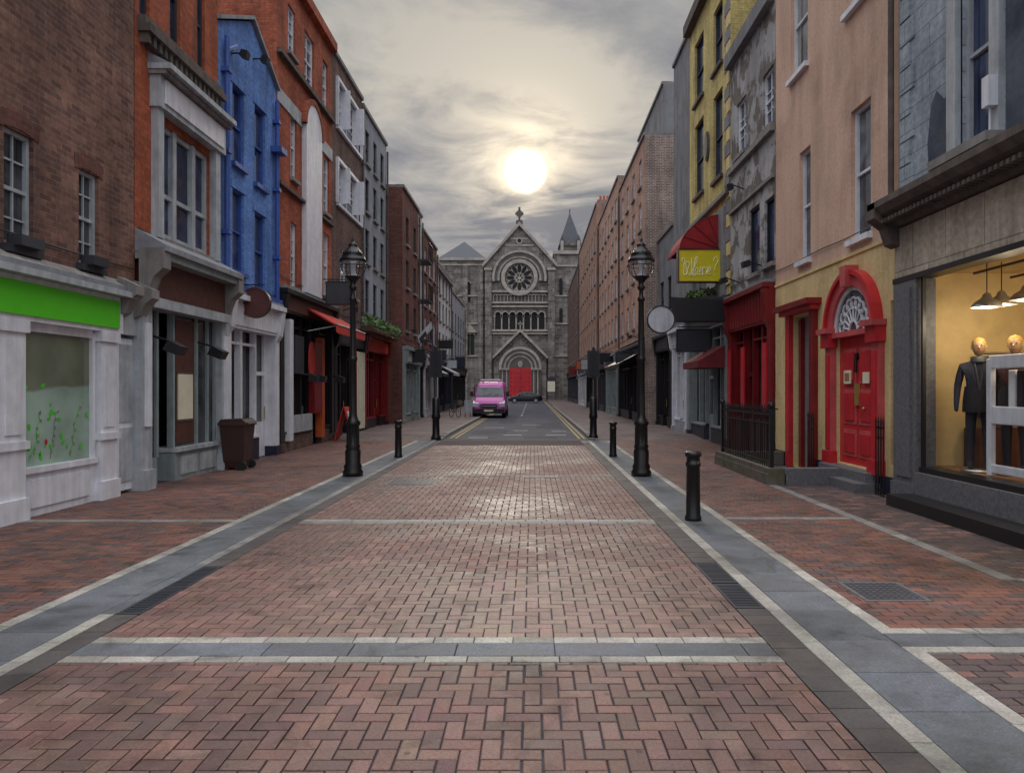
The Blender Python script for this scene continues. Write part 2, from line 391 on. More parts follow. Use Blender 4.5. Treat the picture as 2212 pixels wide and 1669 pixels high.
def shop(G,y0,y1,zt,fr,fas,gl='glass',n=3,door=1,riser=None,fh=.6,zr=.5,cor=None):
    riser=riser or fr; cor=cor or fr
    zf=zt-.18-fh
    G.poly([(-.25,y0,0),(-.25,y1,0),(-.25,y1,zt),(-.25,y0,zt)],gl)
    G.poly([(-.25,y0,zt),(-.25,y1,zt),(.0,y1,zt),(.0,y0,zt)],fr)
    G.box(-.2,.1,y0+.02,y0+.32,.12,zf,fr); G.box(-.2,.1,y1-.32,y1-.02,.12,zf,fr)
    G.box(-.21,.14,y0+.0,y0+.36,0,.25,riser); G.box(-.21,.14,y1-.36,y1,0,.25,riser)
    G.box(-.2,.13,y0+.01,y1-.01,zf,zt-.18,fr); G.box(.13,.155,y0+.3,y1-.3,zf+.07,zt-.25,fas)
    G.box(-.2,.3,y0+.005,y1-.005,zt-.18,zt-.06,cor); G.box(-.2,.22,y0+.015,y1-.015,zt-.06,zt+.02,'lead')
    for yy in (y0+.03,y1-.28): G.prism([(.1,zf-.15),(.2,zf),(.28,zt-.2),(.1,zt-.2)],yy,yy+.25,fr)
    w=(y1-y0-.64)/n
    for i in range(n):
        a=y0+.32+i*w; b=a+w
        if i==door:
            G.box(-.24,-.18,a+.05,b-.05,.0,.9,fr)
            G.box(-.24,-.17,a,a+.09,0,zf,fr); G.box(-.24,-.17,b-.09,b,0,zf,fr); G.box(-.24,-.17,a+.09,b-.09,2.1,2.2,fr)
            G.tube((-.12,b-.2,.95),(-.12,b-.2,1.3),.015,'brass',6)
        else:
            G.box(-.2,.02,a,b,0,zr,riser); G.box(-.2,.06,a,b,zr,zr+.06,fr)
            G.box(-.2,-.05,a,a+.06,zr,zf,fr); G.box(-.2,-.05,b-.06,b,zr,zf,fr); G.box(-.2,-.06,a+.06,b-.06,zf-.35,zf-.29,fr)
            for q in range(RS.randint(1,3)):
                u=RS.uniform(a+.1,b-.4); z=RS.uniform(zr+.15,zf-1.1); G.poly([(-.245,u,z),(-.245,u+RS.uniform(.15,.3),z),(-.245,u+.3,z+RS.uniform(.2,.6)),(-.245,u,z+.5)],RS.choice(['blind','cream2','brownp','redcl','greyp','char']))
def grid(y0,y1,n,zlist,w,h):
    r=[]
    for i in range(n):
        yc=y0+(y1-y0)*(i+.5)/n
        for z in zlist: r.append((yc-w/2,yc+w/2,z,z+h))
    return r

# ================================================================== LEFT SIDE
a=6.9
hs=[hole(a,8,72,285,535),hole(a,170,213,372,575),(6.6,7.5,3.9,5.35),(6.6,7.5,6.9,8.6),(9.3,10.2,8.9,10.6)]
e,F,G,mp=bld('brown_brick_building',-1,a,3,12.83,12,'brown',3.5,hs,pipe=False)
for h in hs:
    sash(G,h,'whiteg','glass',.13,2,4,sill='char'); yc=(h[0]+h[1])/2
    for k in range(9):
        t_=(k-4)/4.; G.prismf([(yc+t_*(h[1]-h[0])*.6-.045,h[3]+.03-.05*t_*t_),(yc+t_*(h[1]-h[0])*.6+.045,h[3]+.03-.05*t_*t_),(yc+t_*(h[1]-h[0])*.64+.045,h[3]+.25-.05*t_*t_),(yc+t_*(h[1]-h[0])*.64-.045,h[3]+.25-.05*t_*t_)],0,.012,'maroon')
    G.box(0,.2,h[0]+.05,h[1]-.05,h[2]-.0,h[2]+.14,'char')
G.poly([(-.1,3,0),(-.1,12.83,0),(-.1,12.83,3.5),(-.1,3,3.5)],'whiteg')
G.box(0,.16,3,12.2,2.66,3.24,'white'); G.box(.16,.19,3,12.05,2.73,3.17,'green')
G.box(-.05,.36,3,12.3,3.24,3.33,'whiteg'); G.box(-.05,.28,3,12.3,3.33,3.42,'lead'); G.prism([(-.05,3.42),(.26,3.42),(-.05,3.6)],3,12.3,'stone')
for (p,q) in ((5.5,9.3),(9.99,11.53)):
    G.poly([(.0,p,.68),(.0,q,.68),(.0,q,2.56),(.0,p,2.56)],'frost')
    G.box(-.05,.06,p-.07,p,.6,2.62,'white'); G.box(-.05,.06,q,q+.07,.6,2.62,'white'); G.box(-.05,.055,p,q,2.54,2.66,'white')
    G.box(-.05,.1,p-.07,q+.07,.6,.68,'white'); G.box(-.05,.05,p-.1,q+.1,.0,.6,'white'); G.box(.05,.075,p+.1,q-.1,.12,.5,'white')
for (p,q) in ((9.4,9.9),(11.62,12.08),(5.0,5.4)):
    G.box(-.05,.13,p,q,.3,2.5,'white'); G.box(-.05,.17,p-.03,q+.03,.0,.3,'white'); G.box(-.05,.17,p-.03,q+.03,.95,1.06,'white'); G.box(-.05,.17,p-.03,q+.03,2.5,2.66,'white')
    G.box(.13,.15,p+.1,q-.1,1.15,2.4,'white')
G.box(-.08,.03,12.2,12.8,.05,2.6,'white'); G.box(.03,.05,12.32,12.68,.2,1.1,'whiteg'); G.box(.03,.05,12.32,12.68,1.2,2.5,'whiteg')
G.box(-.08,.1,12.2,12.8,2.66,3.3,'whiteg')
for yy in (12.12,12.62):
    G.prism([(.1,2.95),(.2,3.0),(.3,3.2),(.42,3.3),(.42,3.45),(.1,3.6)],yy,yy+.25,'stone')
for k in range(22):
    y=U(10.02,11.5); z=U(.8,1.5)*(.9+.3*rnd()); r=U(.018,.045)
    G.disc(y,z,r*.8,r*1.3,.003,.006,'greenleaf',n=8,rot=U(0,3))
for k in range(3):
    y=10.15+k*.45; z=.75
    for q in range(7):
        y2=y+U(-.03,.09); z2=z+U(.07,.13); G.tube((.006,y,z),(.006,y2,z2),.004,'greenleaf' if k%2==0 else 'greyp',4); y,z=y2,z2
        G.disc(y+.03,z,.016,.03,.006,.009,'blind',n=6,rot=U(0,3))
G.disc(10.5,1.0,.03,.045,.006,.009,'redp',n=8)
G.done()
# --- orange brick building with oriel
hs=[(13.0,13.35,8.35,10.3),(14.1,14.5,8.35,10.3),(15.25,15.6,8.35,10.3),hole(a,344,452,300,535)]
e,F,G,mp=bld('orange_brick_building',-1,a,12.85,16.25,12.5,'orange',4.3,hs,pipe=False)
for h in hs[:3]: sash(G,h,'char','glassn',.13,1,2,sill=None)
G.box(0,.22,12.95,16.2,8.02,8.16,'stoneD'); G.box(0,.14,12.95,16.2,8.16,8.3,'stoneD')
for i in range(16): G.box(0,.16,13.0+i*.2,13.1+i*.2,7.84,8.02,'stoneD')
h=hs[3]; sash(G,h,'whiteg','glassn',.13,1,1,sill='stone',t=.1,rail=False)
for f_ in (.3,.68): y=h[0]+(h[1]-h[0])*f_; G.box(-.12,-.02,y-.07,y+.07,h[2],h[3],'whiteg')
G.box(-.12,-.05,h[0],h[1],5.35,5.43,'whiteg')
G.box(0,.14,13.4,13.6,4.5,6.85,'whiteg'); G.box(0,.14,h[1]+.02,h[1]+.24,4.5,6.85,'whiteg')
G.box(0,.2,13.35,16.2,6.85,7.5,'whiteg'); G.box(.2,.23,13.5,16.05,6.95,7.38,'white')
G.box(0,.42,13.28,16.24,7.5,7.6,'whiteg'); G.box(0,.32,13.3,16.24,7.42,7.5,'stone'); G.prism([(0,7.6),(.4,7.6),(0,7.8)],13.28,16.24,'lead')
G.prism([(0,4.55),(.55,4.25),(.55,4.15),(0,4.15)],12.85,16.3,'lead'); G.box(0,.48,12.86,16.3,4.02,4.15,'greyp')
for yy in (12.8,16.1): G.prism([(.1,3.2),(.2,3.3),(.35,3.7),(.52,3.85),(.52,4.2),(.1,4.2)],yy,yy+.28,'stone')
G.box(-.1,.22,13.0,16.1,3.36,4.02,'brownp'); G.box(-.1,.32,12.9,16.2,3.18,3.36,'whiteg')
G.poly([(-.5,12.85,0),(-.5,16.25,0),(-.5,16.25,3.3),(-.5,12.85,3.3)],'dark')
for p,q in ((12.72,13.06),(16.0,16.4)):
    G.box(-.4,.2,p,q,.35,3.2,'whiteg'); G.box(-.4,.26,p-.02,q+.02,0,.35,'whiteg'); G.box(.2,.24,p+.08,q-.08,1.1,2.9,'white')
G.poly([(.0,13.1,.5),(.0,13.55,.5),(.0,13.55,3.2),(.0,13.1,3.2)],'glass'); G.box(-.1,.04,13.06,13.55,0,.5,'greyp')
G.box(-.02,.05,13.5,13.58,.5,3.2,'greyp')
G.box(-.35,-.28,13.6,14.1,.05,2.6,'greyp'); G.box(-.28,-.27,13.72,13.98,.6,2.45,'glass'); G.tube((-.2,14.02,.9),(-.2,14.02,1.6),.018,'char',6)
G.poly([(.02,14.15,.62),(.02,15.98,.62),(.02,15.98,3.2),(.02,14.15,3.2)],'glass')
for y in (14.12,15.1,15.6,15.96): G.box(-.05,.07,y-.035,y+.035,.6,3.2,'greyp')
G.box(-.4,.1,14.1,16.0,0,.55,'greyp'); G.box(-.4,.16,14.08,16.0,.55,.63,'whiteg'); G.box(.1,.115,14.3,15.0,.1,.45,'whiteg'); G.box(.1,.115,15.15,15.9,.1,.45,'whiteg')
G.box(.022,.03,14.28,15.04,.7,3.1,'brownp'); G.box(.03,.05,14.34,14.95,1.16,2.04,'cream2'); G.box(.03,.045,14.3,14.99,1.12,1.16,'stoneD'); G.box(.03,.045,14.3,14.99,2.04,2.08,'stoneD')
for y in (13.25,15.05):
    G.tube((.1,y,2.7),(.45,y,2.6),.02,'black'); G.prism([(.35,2.45),(.6,2.35),(.68,2.5),(.45,2.62)],y-.15,y+.15,'black')
G.done()
# --- blue gabled building
hs=[]
for p0,p1,rows in ((502,527,((190,358),(412,588))),(550,573,((235,403),(462,625)))):
    for t_,b_ in rows: hs.append(hole(a,p0,p1,t_,b_))
e,F,G,mp=bld('blue_painted_building',-1,a,16.27,19.95,9.7,'blue',3.95,hs,roof=False,pipe=False,depth=8)
for h in hs: sash(G,h,'blueD','glassn',.13,1,2,sill='blueD'); G.box(0,.02,h[0]-.1,h[1]+.1,h[3],h[3]+.18,'blue')
G.prismf([(16.27,9.7),(19.95,9.7),(19.95,9.78),(18.15,10.75),(16.27,9.85)],-.3,0,'blue')
G.poly([(-.02,16.2,9.88),(-.02,18.15,10.83),(-8,18.15,10.83),(-8,16.2,9.88)],'slate'); G.poly([(-.02,20.0,9.8),(-.02,18.15,10.83),(-8,18.15,10.83),(-8,20.0,9.8)],'slate')
G.prismf([(16.2,9.85),(18.15,10.8),(20.0,9.78),(20.0,9.86),(18.15,10.89),(16.2,9.94)],-.3,.1,'lead')
G.tube((.1,16.5,4.),(.1,16.5,9.6),.06,'blueD'); G.tube((.1,16.5,9.3),(.1,17.0,9.6),.06,'blueD'); G.tube((.1,19.75,4.),(.1,19.75,9.4),.06,'blueD')
for z in (5.2,7,8.8):
    for y in (16.5,19.75): G.box(0,.18,y-.1,y+.1,z,z+.09,'blueD')
G.box(0,.3,19.5,19.95,8.0,8.15,'blueD'); G.box(0,.2,16.3,19.9,4.0,4.12,'blueD')
for y,z in ((17.0,9.45),(18.3,9.9)):
    G.tube((0,y,z),(.3,y,z),.02,'black'); G.prism([(.2,z-.08),(.36,z-.14),(.4,z+.02),(.25,z+.06)],y-.1,y+.1,'black')
shop(G,16.42,19.93,3.98,'white','white',n=3,door=2,riser='navy',fh=.65,zr=.55)
G.done()
e=empty('round_hanging_sign'); G=MB('disc_board',e,lambda o,u,z:(u,17.4-o,z))
G.disc(-6.5,3.77,.36,.36,-.05,.05,'black',n=36); G.disc(-6.5,3.77,.32,.32,.05,.06,'signbr',n=36); G.ring(-6.5,3.77,.32,.36,.05,.075,'brownp',0,2*PI,36)
G.tube((0,-6.9,4.2),(0,-6.3,4.2),.015,'black'); G.tube((0,-6.5,4.1),(0,-6.5,4.2),.012,'black'); G.done()
# --- tall red brick building, arched panel
hs=[hole(a,622,638,18,120),hole(a,658,678,78,192),hole(a,697,708,135,238),hole(a,628,641,248,388),hole(a,699,711,340,462),hole(a,628,641,482,622),hole(a,699,711,505,640)]
e,F,G,mp=bld('tall_red_brick_building',-1,a,19.97,25.48,13.6,'red',4.6,hs,depth=9,pipe=False)
for h in hs: sash(G,h,'white','glassb',.13,2,4,sill='stone')
G.box(0,.03,19.98,25.46,9.55,9.95,'whiteg'); G.box(0,.14,19.98,25.46,10.85,10.98,'stoneD'); G.box(0,.12,19.98,25.46,7.3,7.38,'stoneD')
h=hole(a,652,686,230,655); G.archwin((h[0]+h[1])/2,h[1]-h[0],4.65,10.5,.0,.15,'white'); G.ring((h[0]+h[1])/2,10.5-(h[1]-h[0])/2,(h[1]-h[0])/2,(h[1]-h[0])/2+.16,0,.18,'red')
G.box(-.5,.2,19.98,25.47,13.3,13.6,'red')
shop(G,20.0,25.46,4.55,'black','brownp',n=5,door=3,riser='dkbrick',fh=.5)
G.box(-.2,.16,20.62,20.9,.3,3.7,'white'); G.box(-.1,.12,23.9,24.2,.2,3.4,'orangep')
G.box(0,.12,21.2,22.0,2.2,3.3,'char'); G.disc(22.7,2.6,.3,.6,.12,.15,'awn',n=16); G.box(0,.1,21.1,22.9,.5,1.0,'whiteg'); G.box(-.05,.14,23.0,23.8,1.0,3.2,'pub')
for y in (21.4,22.2,24.4): G.tube((.1,y,2.2),(.5,y,2.15),.02,'black'); G.prism([(.45,1.98),(.7,1.95),(.72,2.12),(.5,2.2)],y-.13,y+.13,'black')
G.box(-4,-3,21,22,13.6,15.2,'red')
G.done()
e=empty('red_awning'); G=MB('canopy',e,mp)
G.add([(.15,22.3,4.2),(1.0,22.3,3.7),(1.0,26.1,3.7),(.15,26.1,4.2),(.15,22.3,4.14),(1.0,22.3,3.64),(1.0,26.1,3.64),(.15,26.1,4.14)],[(0,1,2,3),(4,7,6,5),(0,4,5,1),(3,2,6,7)],'awn')
n=19
for i in range(n):
    y=22.3+3.8*i/n; G.box(.99,1.01,y,y+3.8/n-.01,3.46-.03*(i%2),3.7,'awn')
for y in (22.4,26.0): G.tube((.1,y,3.5),(1.0,y,3.67),.02,'whiteg')
G.tube((1.0,22.3,3.7),(1.0,26.1,3.7),.03,'whiteg'); G.done()
def hang(name,s,a,Y,o0,o1,z0,z1,mat,d=.1,frame='black',mark=None):
    e=empty(name); G=MB('board',e,lambda o,u,z:(s*(a-o),u,z))
    G.box(o0,o1,Y-d/2,Y+d/2,z0,z1,mat); t=.035
    for q in ((o0-t,o0,z0-t,z1+t),(o1,o1+t,z0-t,z1+t),(o0,o1,z0-t,z0),(o0,o1,z1,z1+t)): G.box(q[0],q[1],Y-d/2-.01,Y+d/2+.01,q[2],q[3],frame)
    G.tube((0,Y,z1+.1),(o1,Y,z1+.1),.018,'black'); 
    for o in (o0+.08,o1-.08): G.tube((o,Y,z1),(o,Y,z1+.1),.01,'black')
    G.done(); return e
hang('black_hanging_sign',-1,a,24,.25,1.0,4.5,5.2,'char')
# --- dark brick with white windows
hs=[hole(a,727,778,214,306),hole(a,727,778,377,462),hole(a,735,748,545,640),hole(a,760,771,560,645)]
e,F,G,mp=bld('dark_brick_building',-1,a,25.5,30,13.4,'dkbrick',4.2,hs)
for h in hs[:2]:
    sash(G,h,'white','glassb',.13,4,3,sill='white',t=.12); G.box(0,.1,h[0]-.12,h[0],h[2],h[3]+.12,'white'); G.box(0,.1,h[1],h[1]+.12,h[2],h[3]+.12,'white'); G.box(0,.1,h[0],h[1],h[3],h[3]+.12,'white')
    G.box(-.1,.25,h[0]+.9,h[0]+.97,h[2]+.2,h[3],'white'); G.box(-.1,.35,h[1]-.9,h[1]-.83,h[2]+.2,h[3],'white')
for h in hs[2:]: sash(G,h,'white','glass',.13,2,4)
shop(G,25.52,29.98,4.1,'black','char',n=4,door=1,riser='black'); G.box(.0,.2,28.0,28.3,.2,3.2,'awn'); 
for i in range(5): G.box(.12,.18,28.4+i*.3,28.52+i*.3,.2,3.2,'cream2')
G.done()
# --- grey render
hs=grid(30.2,34.8,3,[4.9,7.0,9.1,11.1],.75,1.4)
e,F,G,mp=bld('grey_rendered_building',-1,a,30.02,35,13.2,'greyr',4.2,hs)
for h in hs: sash(G,h,'char','glass',.13,2,2)
shop(G,30.05,34.95,4.1,'pub','awn',n=4,door=2,riser='black'); G.done()
def foliage(name,blobs,cnt,leaf=.06,box=None):
    e=empty(name); G=MB('leaves',e)
    for (x,y,z,rx,ry,rz) in blobs:
        for k in range(cnt):
            d=Vector((U(-1,1),U(-1,1),U(-1,1)))
            if d.length>1: d.normalize()
            c=Vector((x+d.x*rx,y+d.y*ry,z+d.z*rz-(.25*rz if rnd()<.3 else 0))); q=Vector((U(-1,1),U(-1,1),U(-1,1))).normalized(); w=q.orthogonal().normalized(); l=U(.6,1.4)*leaf
            G.add([tuple(c-q*l),tuple(c+w*l*.5),tuple(c+q*l),tuple(c-w*l*.5)],[(0,1,2,3)],'leaf')
    if box: 
        for b in box: G.box(*b,'brownp')
    G.done()
foliage('window_box_plants',[(-6.35,y,4.35,.35,.5,.32) for y in (29,30.2,31.4,32.6,33.8)],170,.08,[(-6.62,-6.2,28.6,34.2,4.0,4.2)])
a2=6.15
hs=grid(35.3,39.9,2,[4.6,6.7,8.8],.8,1.35)
e,F,G,mp=bld('maroon_brick_building',-1,a2,35.05,40,11.3,'maroon',3.9,hs)
for h in hs: sash(G,h,'char','glass',.13,2,2)
shop(G,35.1,39.95,3.8,'greyp','whiteg',n=4,door=2,riser='stone'); G.done()
hs=grid(40.2,43,1,[4.6,6.8,9.],1.1,1.7)
e,F,G,mp=bld('white_rendered_building',-1,6.45,40.05,43.2,11.7,'whiter',3.9,hs)
for h in hs:
    sash(G,h,'char','glass',.13,2,2)
    G.box(0,.75,h[0]-.3,h[1]+.3,h[2]-.2,h[2]-.1,'char'); G.tube((.75,h[0]-.3,h[2]+.8),(.75,h[1]+.3,h[2]+.8),.025,'black')
    for i in range(10): y=h[0]-.3+(h[1]-h[0]+.6)*i/9; G.tube((.75,y,h[2]-.1),(.75,y,h[2]+.8),.014,'black',4)
    for i in range(5): G.tube((.75-.17*i,h[0]-.3,h[2]-.1),(.75-.17*i,h[0]-.3,h[2]+.8),.014,'black',4)
shop(G,40.1,43.15,3.8,'black','char',n=2,door=1); G.done()
hs=grid(43.4,49.4,3,[4.6,6.7,8.7],.9,1.5)
e,F,G,mp=bld('brick_townhouse',-1,6.4,43.25,49.6,11.0,'maroon',3.9,hs)
for h in hs: sash(G,h,'white','glass',.13,2,2)
shop(G,43.3,49.5,3.8,'whiter','white',n=5,door=2); G.box(-3,-2,44,45,11,12.6,'maroon'); G.done()
hs=grid(49.8,60,5,[4.4,6.6,8.5],1.,1.4)
e,F,G,mp=bld('grey_townhouse',-1,6.6,49.65,60,10.5,'whiter',3.9,hs)
for h in hs: sash(G,h,'char','glass',.13,2,2)
shop(G,49.7,59.9,3.8,'navy','char',n=7,door=3); G.box(0,.25,49.7,59.9,10.,10.2,'stone'); G.done()
hs=grid(60.2,72,5,[4.4,6.6],1.,1.6)
e,F,G,mp=bld('corner_townhouse',-1,6.6,60.05,72,9.7,'greyr',3.9,hs)
for h in hs: sash(G,h,'char','glass',.13,2,2)
shop(G,60.1,71.9,3.8,'black','char',n=7,door=3); G.done()

# ================================================================== RIGHT SIDE
a=5.9
hs=[(9.45,10.2,4.95,7.6),(6.8,7.9,4.95,7.6),(9.45,10.2,9.2,11)]
e,F,G,mp=bld('ashlar_shop_building',1,a,5.2,11.85,12.5,'bluegrey',4.3,hs,depth=5,pipe=False)
for h in hs:
    sash(G,h,'whiteg','glassn',.14,1,1,sill=None,t=.08); G.box(-.02,.08,h[0]-.2,h[0],h[2],h[3],'whiteg'); G.box(-.02,.08,h[1],h[1]+.22,h[2],h[3],'whiteg')
    G.box(0,.3,h[0]-.3,h[1]+.3,h[2]-.12,h[2],'stone'); G.box(0,.22,h[0]-.25,h[1]+.25,h[2]-.22,h[2]-.12,'stoneD')
G.poly([(.006,8.2,4.75),(.006,9.22,4.75),(.006,9.22,12),(.006,8.2,12)],'navypeel')
G.poly([(.006,10.45,4.8),(.006,11.0,4.8),(.006,11.05,5.4),(.006,10.95,5.95),(.006,10.8,6.1),(.006,10.6,5.9),(.006,10.45,5.95)],'navypeel')
for i in range(20): G.box(.0,.03,11.42+.12*(i%2),11.84,4.9+i*.38,5.25+i*.38,'bluegrey')
G.box(.08,.2,9.26,9.4,5.3,5.68,'white'); G.tube((.14,9.33,5.3),(.14,9.33,5.0),.012,'white')
G.prism([(0,4.3),(.18,4.3),(.24,4.42),(.42,4.5),(.5,4.6),(.5,4.7),(.1,4.8),(0,4.8)],5.2,11.95,'stoneD')
for i in range(60): G.box(.2,.4,5.25+i*.11,5.31+i*.11,4.36,4.42,'stoneD')
G.prism([(.1,4.0),(.22,4.05),(.3,4.3),(.5,4.45),(.5,4.7),(.1,4.75)],11.7,11.97,'stoneD')
G.box(-.15,.1,5.2,11.85,3.5,4.28,'fasstone'); G.box(-.15,.13,5.2,11.87,3.42,3.5,'black')
G.box(-.2,.12,11.2,11.86,0,3.42,'granD'); G.box(.12,.15,11.3,11.75,.4,3.3,'granD'); G.box(-.15,.16,11.15,11.88,0,.3,'granD')
G.box(-.2,.12,5.2,5.6,0,3.42,'granD')
G.box(-.2,.15,5.6,11.15,0,.5,'granD'); G.box(-.2,.55,5.2,11.2,.0,.17,'black'); G.box(-.2,.08,5.6,11.15,.5,.58,'black')
G.poly([(.02,5.6,.58),(.02,11.15,.58),(.02,11.15,3.42),(.02,5.6,3.42)],'tglass')
G.box(0,.06,8.32,8.38,.58,3.42,'black'); G.box(0,.05,11.1,11.15,.58,3.42,'black')
G.poly([(-3,5.25,.55),(-3,11.8,.55),(-3,11.8,3.6),(-3,5.25,3.6)],'wallw'); G.poly([(-.2,11.55,.55),(-3,11.55,.55),(-3,11.55,3.6),(-.2,11.55,3.6)],'wallw')
G.poly([(0,5.25,.56),(-3,5.25,.56),(-3,11.8,.56),(0,11.8,.56)],'wallfl'); G.poly([(0,5.25,3.55),(-3,5.25,3.55),(-3,11.8,3.55),(0,11.8,3.55)],'wallw')
for k in range(4):
    z=1.1+k*.5; G.box(-2.9,-2.5,6.2,10.6,z,z+.03,'whiteg')
    for i in range(14): y=6.35+i*.3; G.box(-2.85,-2.55,y,y+.2,z+.03,z+.03+U(.06,.18),random.choice(['redcl','cloth','white','navy','awn','cream2']))
# hanging rail with garments on the end wall
G.tube((-.9,11.35,2.3),(-2.6,11.35,2.3),.02,'metal')
for i in range(11): o_=-1.0-i*.15; G.box(o_-.11,o_,11.2,11.48,1.45-U(0,.2),2.25,random.choice(['redcl','cloth','cloth','navy','char','cream2']))
G.box(-2.6,-.8,11.1,11.5,.56,1.15,'brownp')
G.tube((-.6,10.9,3.45),(-.6,6,3.45),.02,'black'); G.tube((-1.4,11.3,3.45),(-1.4,6,3.45),.02,'black')
G.done()
def light(name,loc,en,col=(1,.8,.54),r=.12):
    l=bpy.data.lights.new(name,'POINT'); l.energy=en; l.color=col; l.shadow_soft_size=r; o=bpy.data.objects.new(name,l); o.location=loc; bpy.context.collection.objects.link(o); return o
for i,(x,y,z) in enumerate(((6.35,10.35,2.95),(6.65,10.5,3.0),(6.6,9.9,3.0),(6.7,9.0,2.95))):
    e=empty('pendant_lamp'); G=MB('shade',e)
    G.lathe(x,y,[(.03,.14),(.05,.12),(.07,.07),(.15,.02),(.19,-.03),(.2,-.06)],'metal',20,z); G.tube((x,y,z+.1),(x,y,3.55),.008,'black',5)
    G.lathe(x,y,[(.001,-.08),(.05,-.06),(.05,-.02),(.02,.03)],'bulb',12,z); G.done()
    l=light('bulb_light',(x,y,z-.18),13); l.parent=e
l=light('ceiling_light',(7.6,8.0,3.2),50,r=.3)
e=empty('ceiling_lamp'); G=MB('fitting',e); G.lathe(7.6,8.0,[(.001,3.42),(.2,3.44),(.22,3.54)],'bulb',16); G.done(); l.parent=e; l.name='lamp_light'
def mannequin(x,y,z0,ang,jac):
    e=empty('shop_mannequin')
    J=[(0,0,.95,.15),(0,0,1.15,.15),(0,0,1.36,.185),(0,0,1.5,.065),(0,0,1.58,.05),
       (.09,0,.88,.105),(.1,0,.5,.08),(.1,.02,.1,.06),(.1,-.1,.04,.04),(-.09,0,.88,.105),(-.1,0,.5,.08),(-.1,.02,.1,.06),(-.1,-.1,.04,.04),
       (.2,0,1.42,.075),(.255,.02,1.15,.062),(.27,-.03,.9,.045),(.27,-.05,.8,.03),(-.2,0,1.42,.075),(-.255,.02,1.15,.062),(-.27,-.03,.9,.045),(-.27,-.05,.8,.03)]
    E=[(0,1),(1,2),(2,3),(3,4),(0,5),(5,6),(6,7),(7,8),(0,9),(9,10),(10,11),(11,12),(2,13),(13,14),(14,15),(15,16),(2,17),(17,18),(18,19),(19,20)]
    me=bpy.data.meshes.new('body'); me.from_pydata([j[:3] for j in J],E,[]); o=bpy.data.objects.new('body',me); bpy.context.collection.objects.link(o)
    o.modifiers.new('s','SKIN'); 
    for i,j in enumerate(J): me.skin_vertices[0].data[i].radius=(j[3],j[3]*.8)
    me.skin_vertices[0].data[0].use_root=True
    sb=o.modifiers.new('u','SUBSURF'); sb.levels=1; sb.render_levels=2; o.parent=e
    t=NT('mannequin_clothes'); sp=t.new('ShaderNodeSeparateXYZ'); t.link(t.obj(),sp.inputs[0])
    c=t.mix('MIX',t.mapr(sp.outputs[2],.86,.87,0,1),L(40,42,54),jac); c=t.mix('MIX',t.mapr(sp.outputs[2],1.5,1.505,0,1),c,L(176,142,108))
    t.link(c,t.b.inputs['Base Color']); t.b.inputs['Roughness'].default_value=.85; me.materials.append(t.m)
    G=MB('head',e); G.lathe(0,0,[(.001,1.56),(.05,1.58),(.075,1.64),(.082,1.7),(.075,1.76),(.001,1.8)],'mskin',16)
    G.lathe(0,.012,[(.086,1.7),(.088,1.75),(.06,1.8),(.001,1.82)],'mhair',16); G.tube((0,-.075,1.7),(0,-.1,1.665),.012,'mskin',6)
    G.tube((-.03,-.07,1.635),(.03,-.07,1.635),.006,'redarch',5)
    for q in (-1,1): G.tube((q*.03,-.076,1.705),(q*.03,-.08,1.705),.009,'char',6); G.tube((q*.082,0,1.72),(q*.085,0,1.66),.015,'mskin',6)
    G.lathe(0,0,[(.2,.8),(.195,.95),(.17,1.15)],'cloth',16); G.tube((-.06,-.15,1.46),(0,-.165,1.1),.016,'char'); G.tube((.06,-.15,1.46),(0,-.165,1.1),.016,'char')
    G.lathe(0,0,[(.11,1.48),(.1,1.55),(.07,1.56)],'char',14)
    G.lathe(0,0,[(.22,0),(.22,.02),(.001,.025)],'metal',20); G.done()
    e.location=(x,y,z0); e.rotation_euler=(0,0,ang); e.scale=(1.05,1.05,1.06)
mannequin(6.45,10.7,.57,-.5,L(44,46,60)); mannequin(6.65,10.2,.57,-.8,L(60,30,34))
e=empty('display_stand'); G=MB('rounded_frame',e,lambda o,u,z:(5.9-o,u,z))
for (z0,z1) in ((.62,.74),(1.28,1.52),(2.02,2.2)): G.box(-.34,-.28,8.8,10.05,z0,z1,'white')
for y in (8.8,9.98): G.box(-.35,-.27,y,y+.1,.58,2.16,'white'); 
G.box(-.7,-.36,8.9,10.0,1.3,1.33,'white')
for i in range(6): y=8.95+i*.17; G.box(-.62,-.4,y,y+.12,1.33,1.42,random.choice(['redcl','white','awn']))
for i in range(5): G.box(-.6,-.4,9.0+i*.17,9.13+i*.17,1.5,2.0,random.choice(['redcl','cloth','white']))
G.done(.03)

# --- salmon building with red Georgian door
hs=[hole(a,1727,1751,322,562),hole(a,1838,1881,225,512),(15.87,16.9,8.75,11.1),(12.4,13.9,8.75,11.1)]
e,F,G,mp=bld('salmon_rendered_building',1,a,11.95,17.96,13,'salmon',4.22,hs,revm='salmon',rev=.15,pipe=False)
for h in hs: sash(G,h,'white','glassb',.15,1,1,sill='white',t=.06)
G.tube((.1,11.98,4.8),(.1,11.98,13),.05,'stoneD')
y0d,y1d=12.72,14.35; yc=(y0d+y1d)/2; r=(y1d-y0d)/2; zd=2.72
hs2=[(y0d,y1d,.35,zd+.02),(15.55,16.75,0,3.35),(12.02,12.2,.5,3.2)]
wall(G,11.95,17.96,0,4.22,hs2,'cream',.2)
G.box(.0,.03,11.95,17.96,4.2,4.26,'cream')
G.box(0,.05,11.95,15.4,0,.3,'navy'); G.box(0,.05,16.9,17.95,0,.3,'navy')
G.box(-.2,-.06,y0d,y1d,.3,zd,'redp')
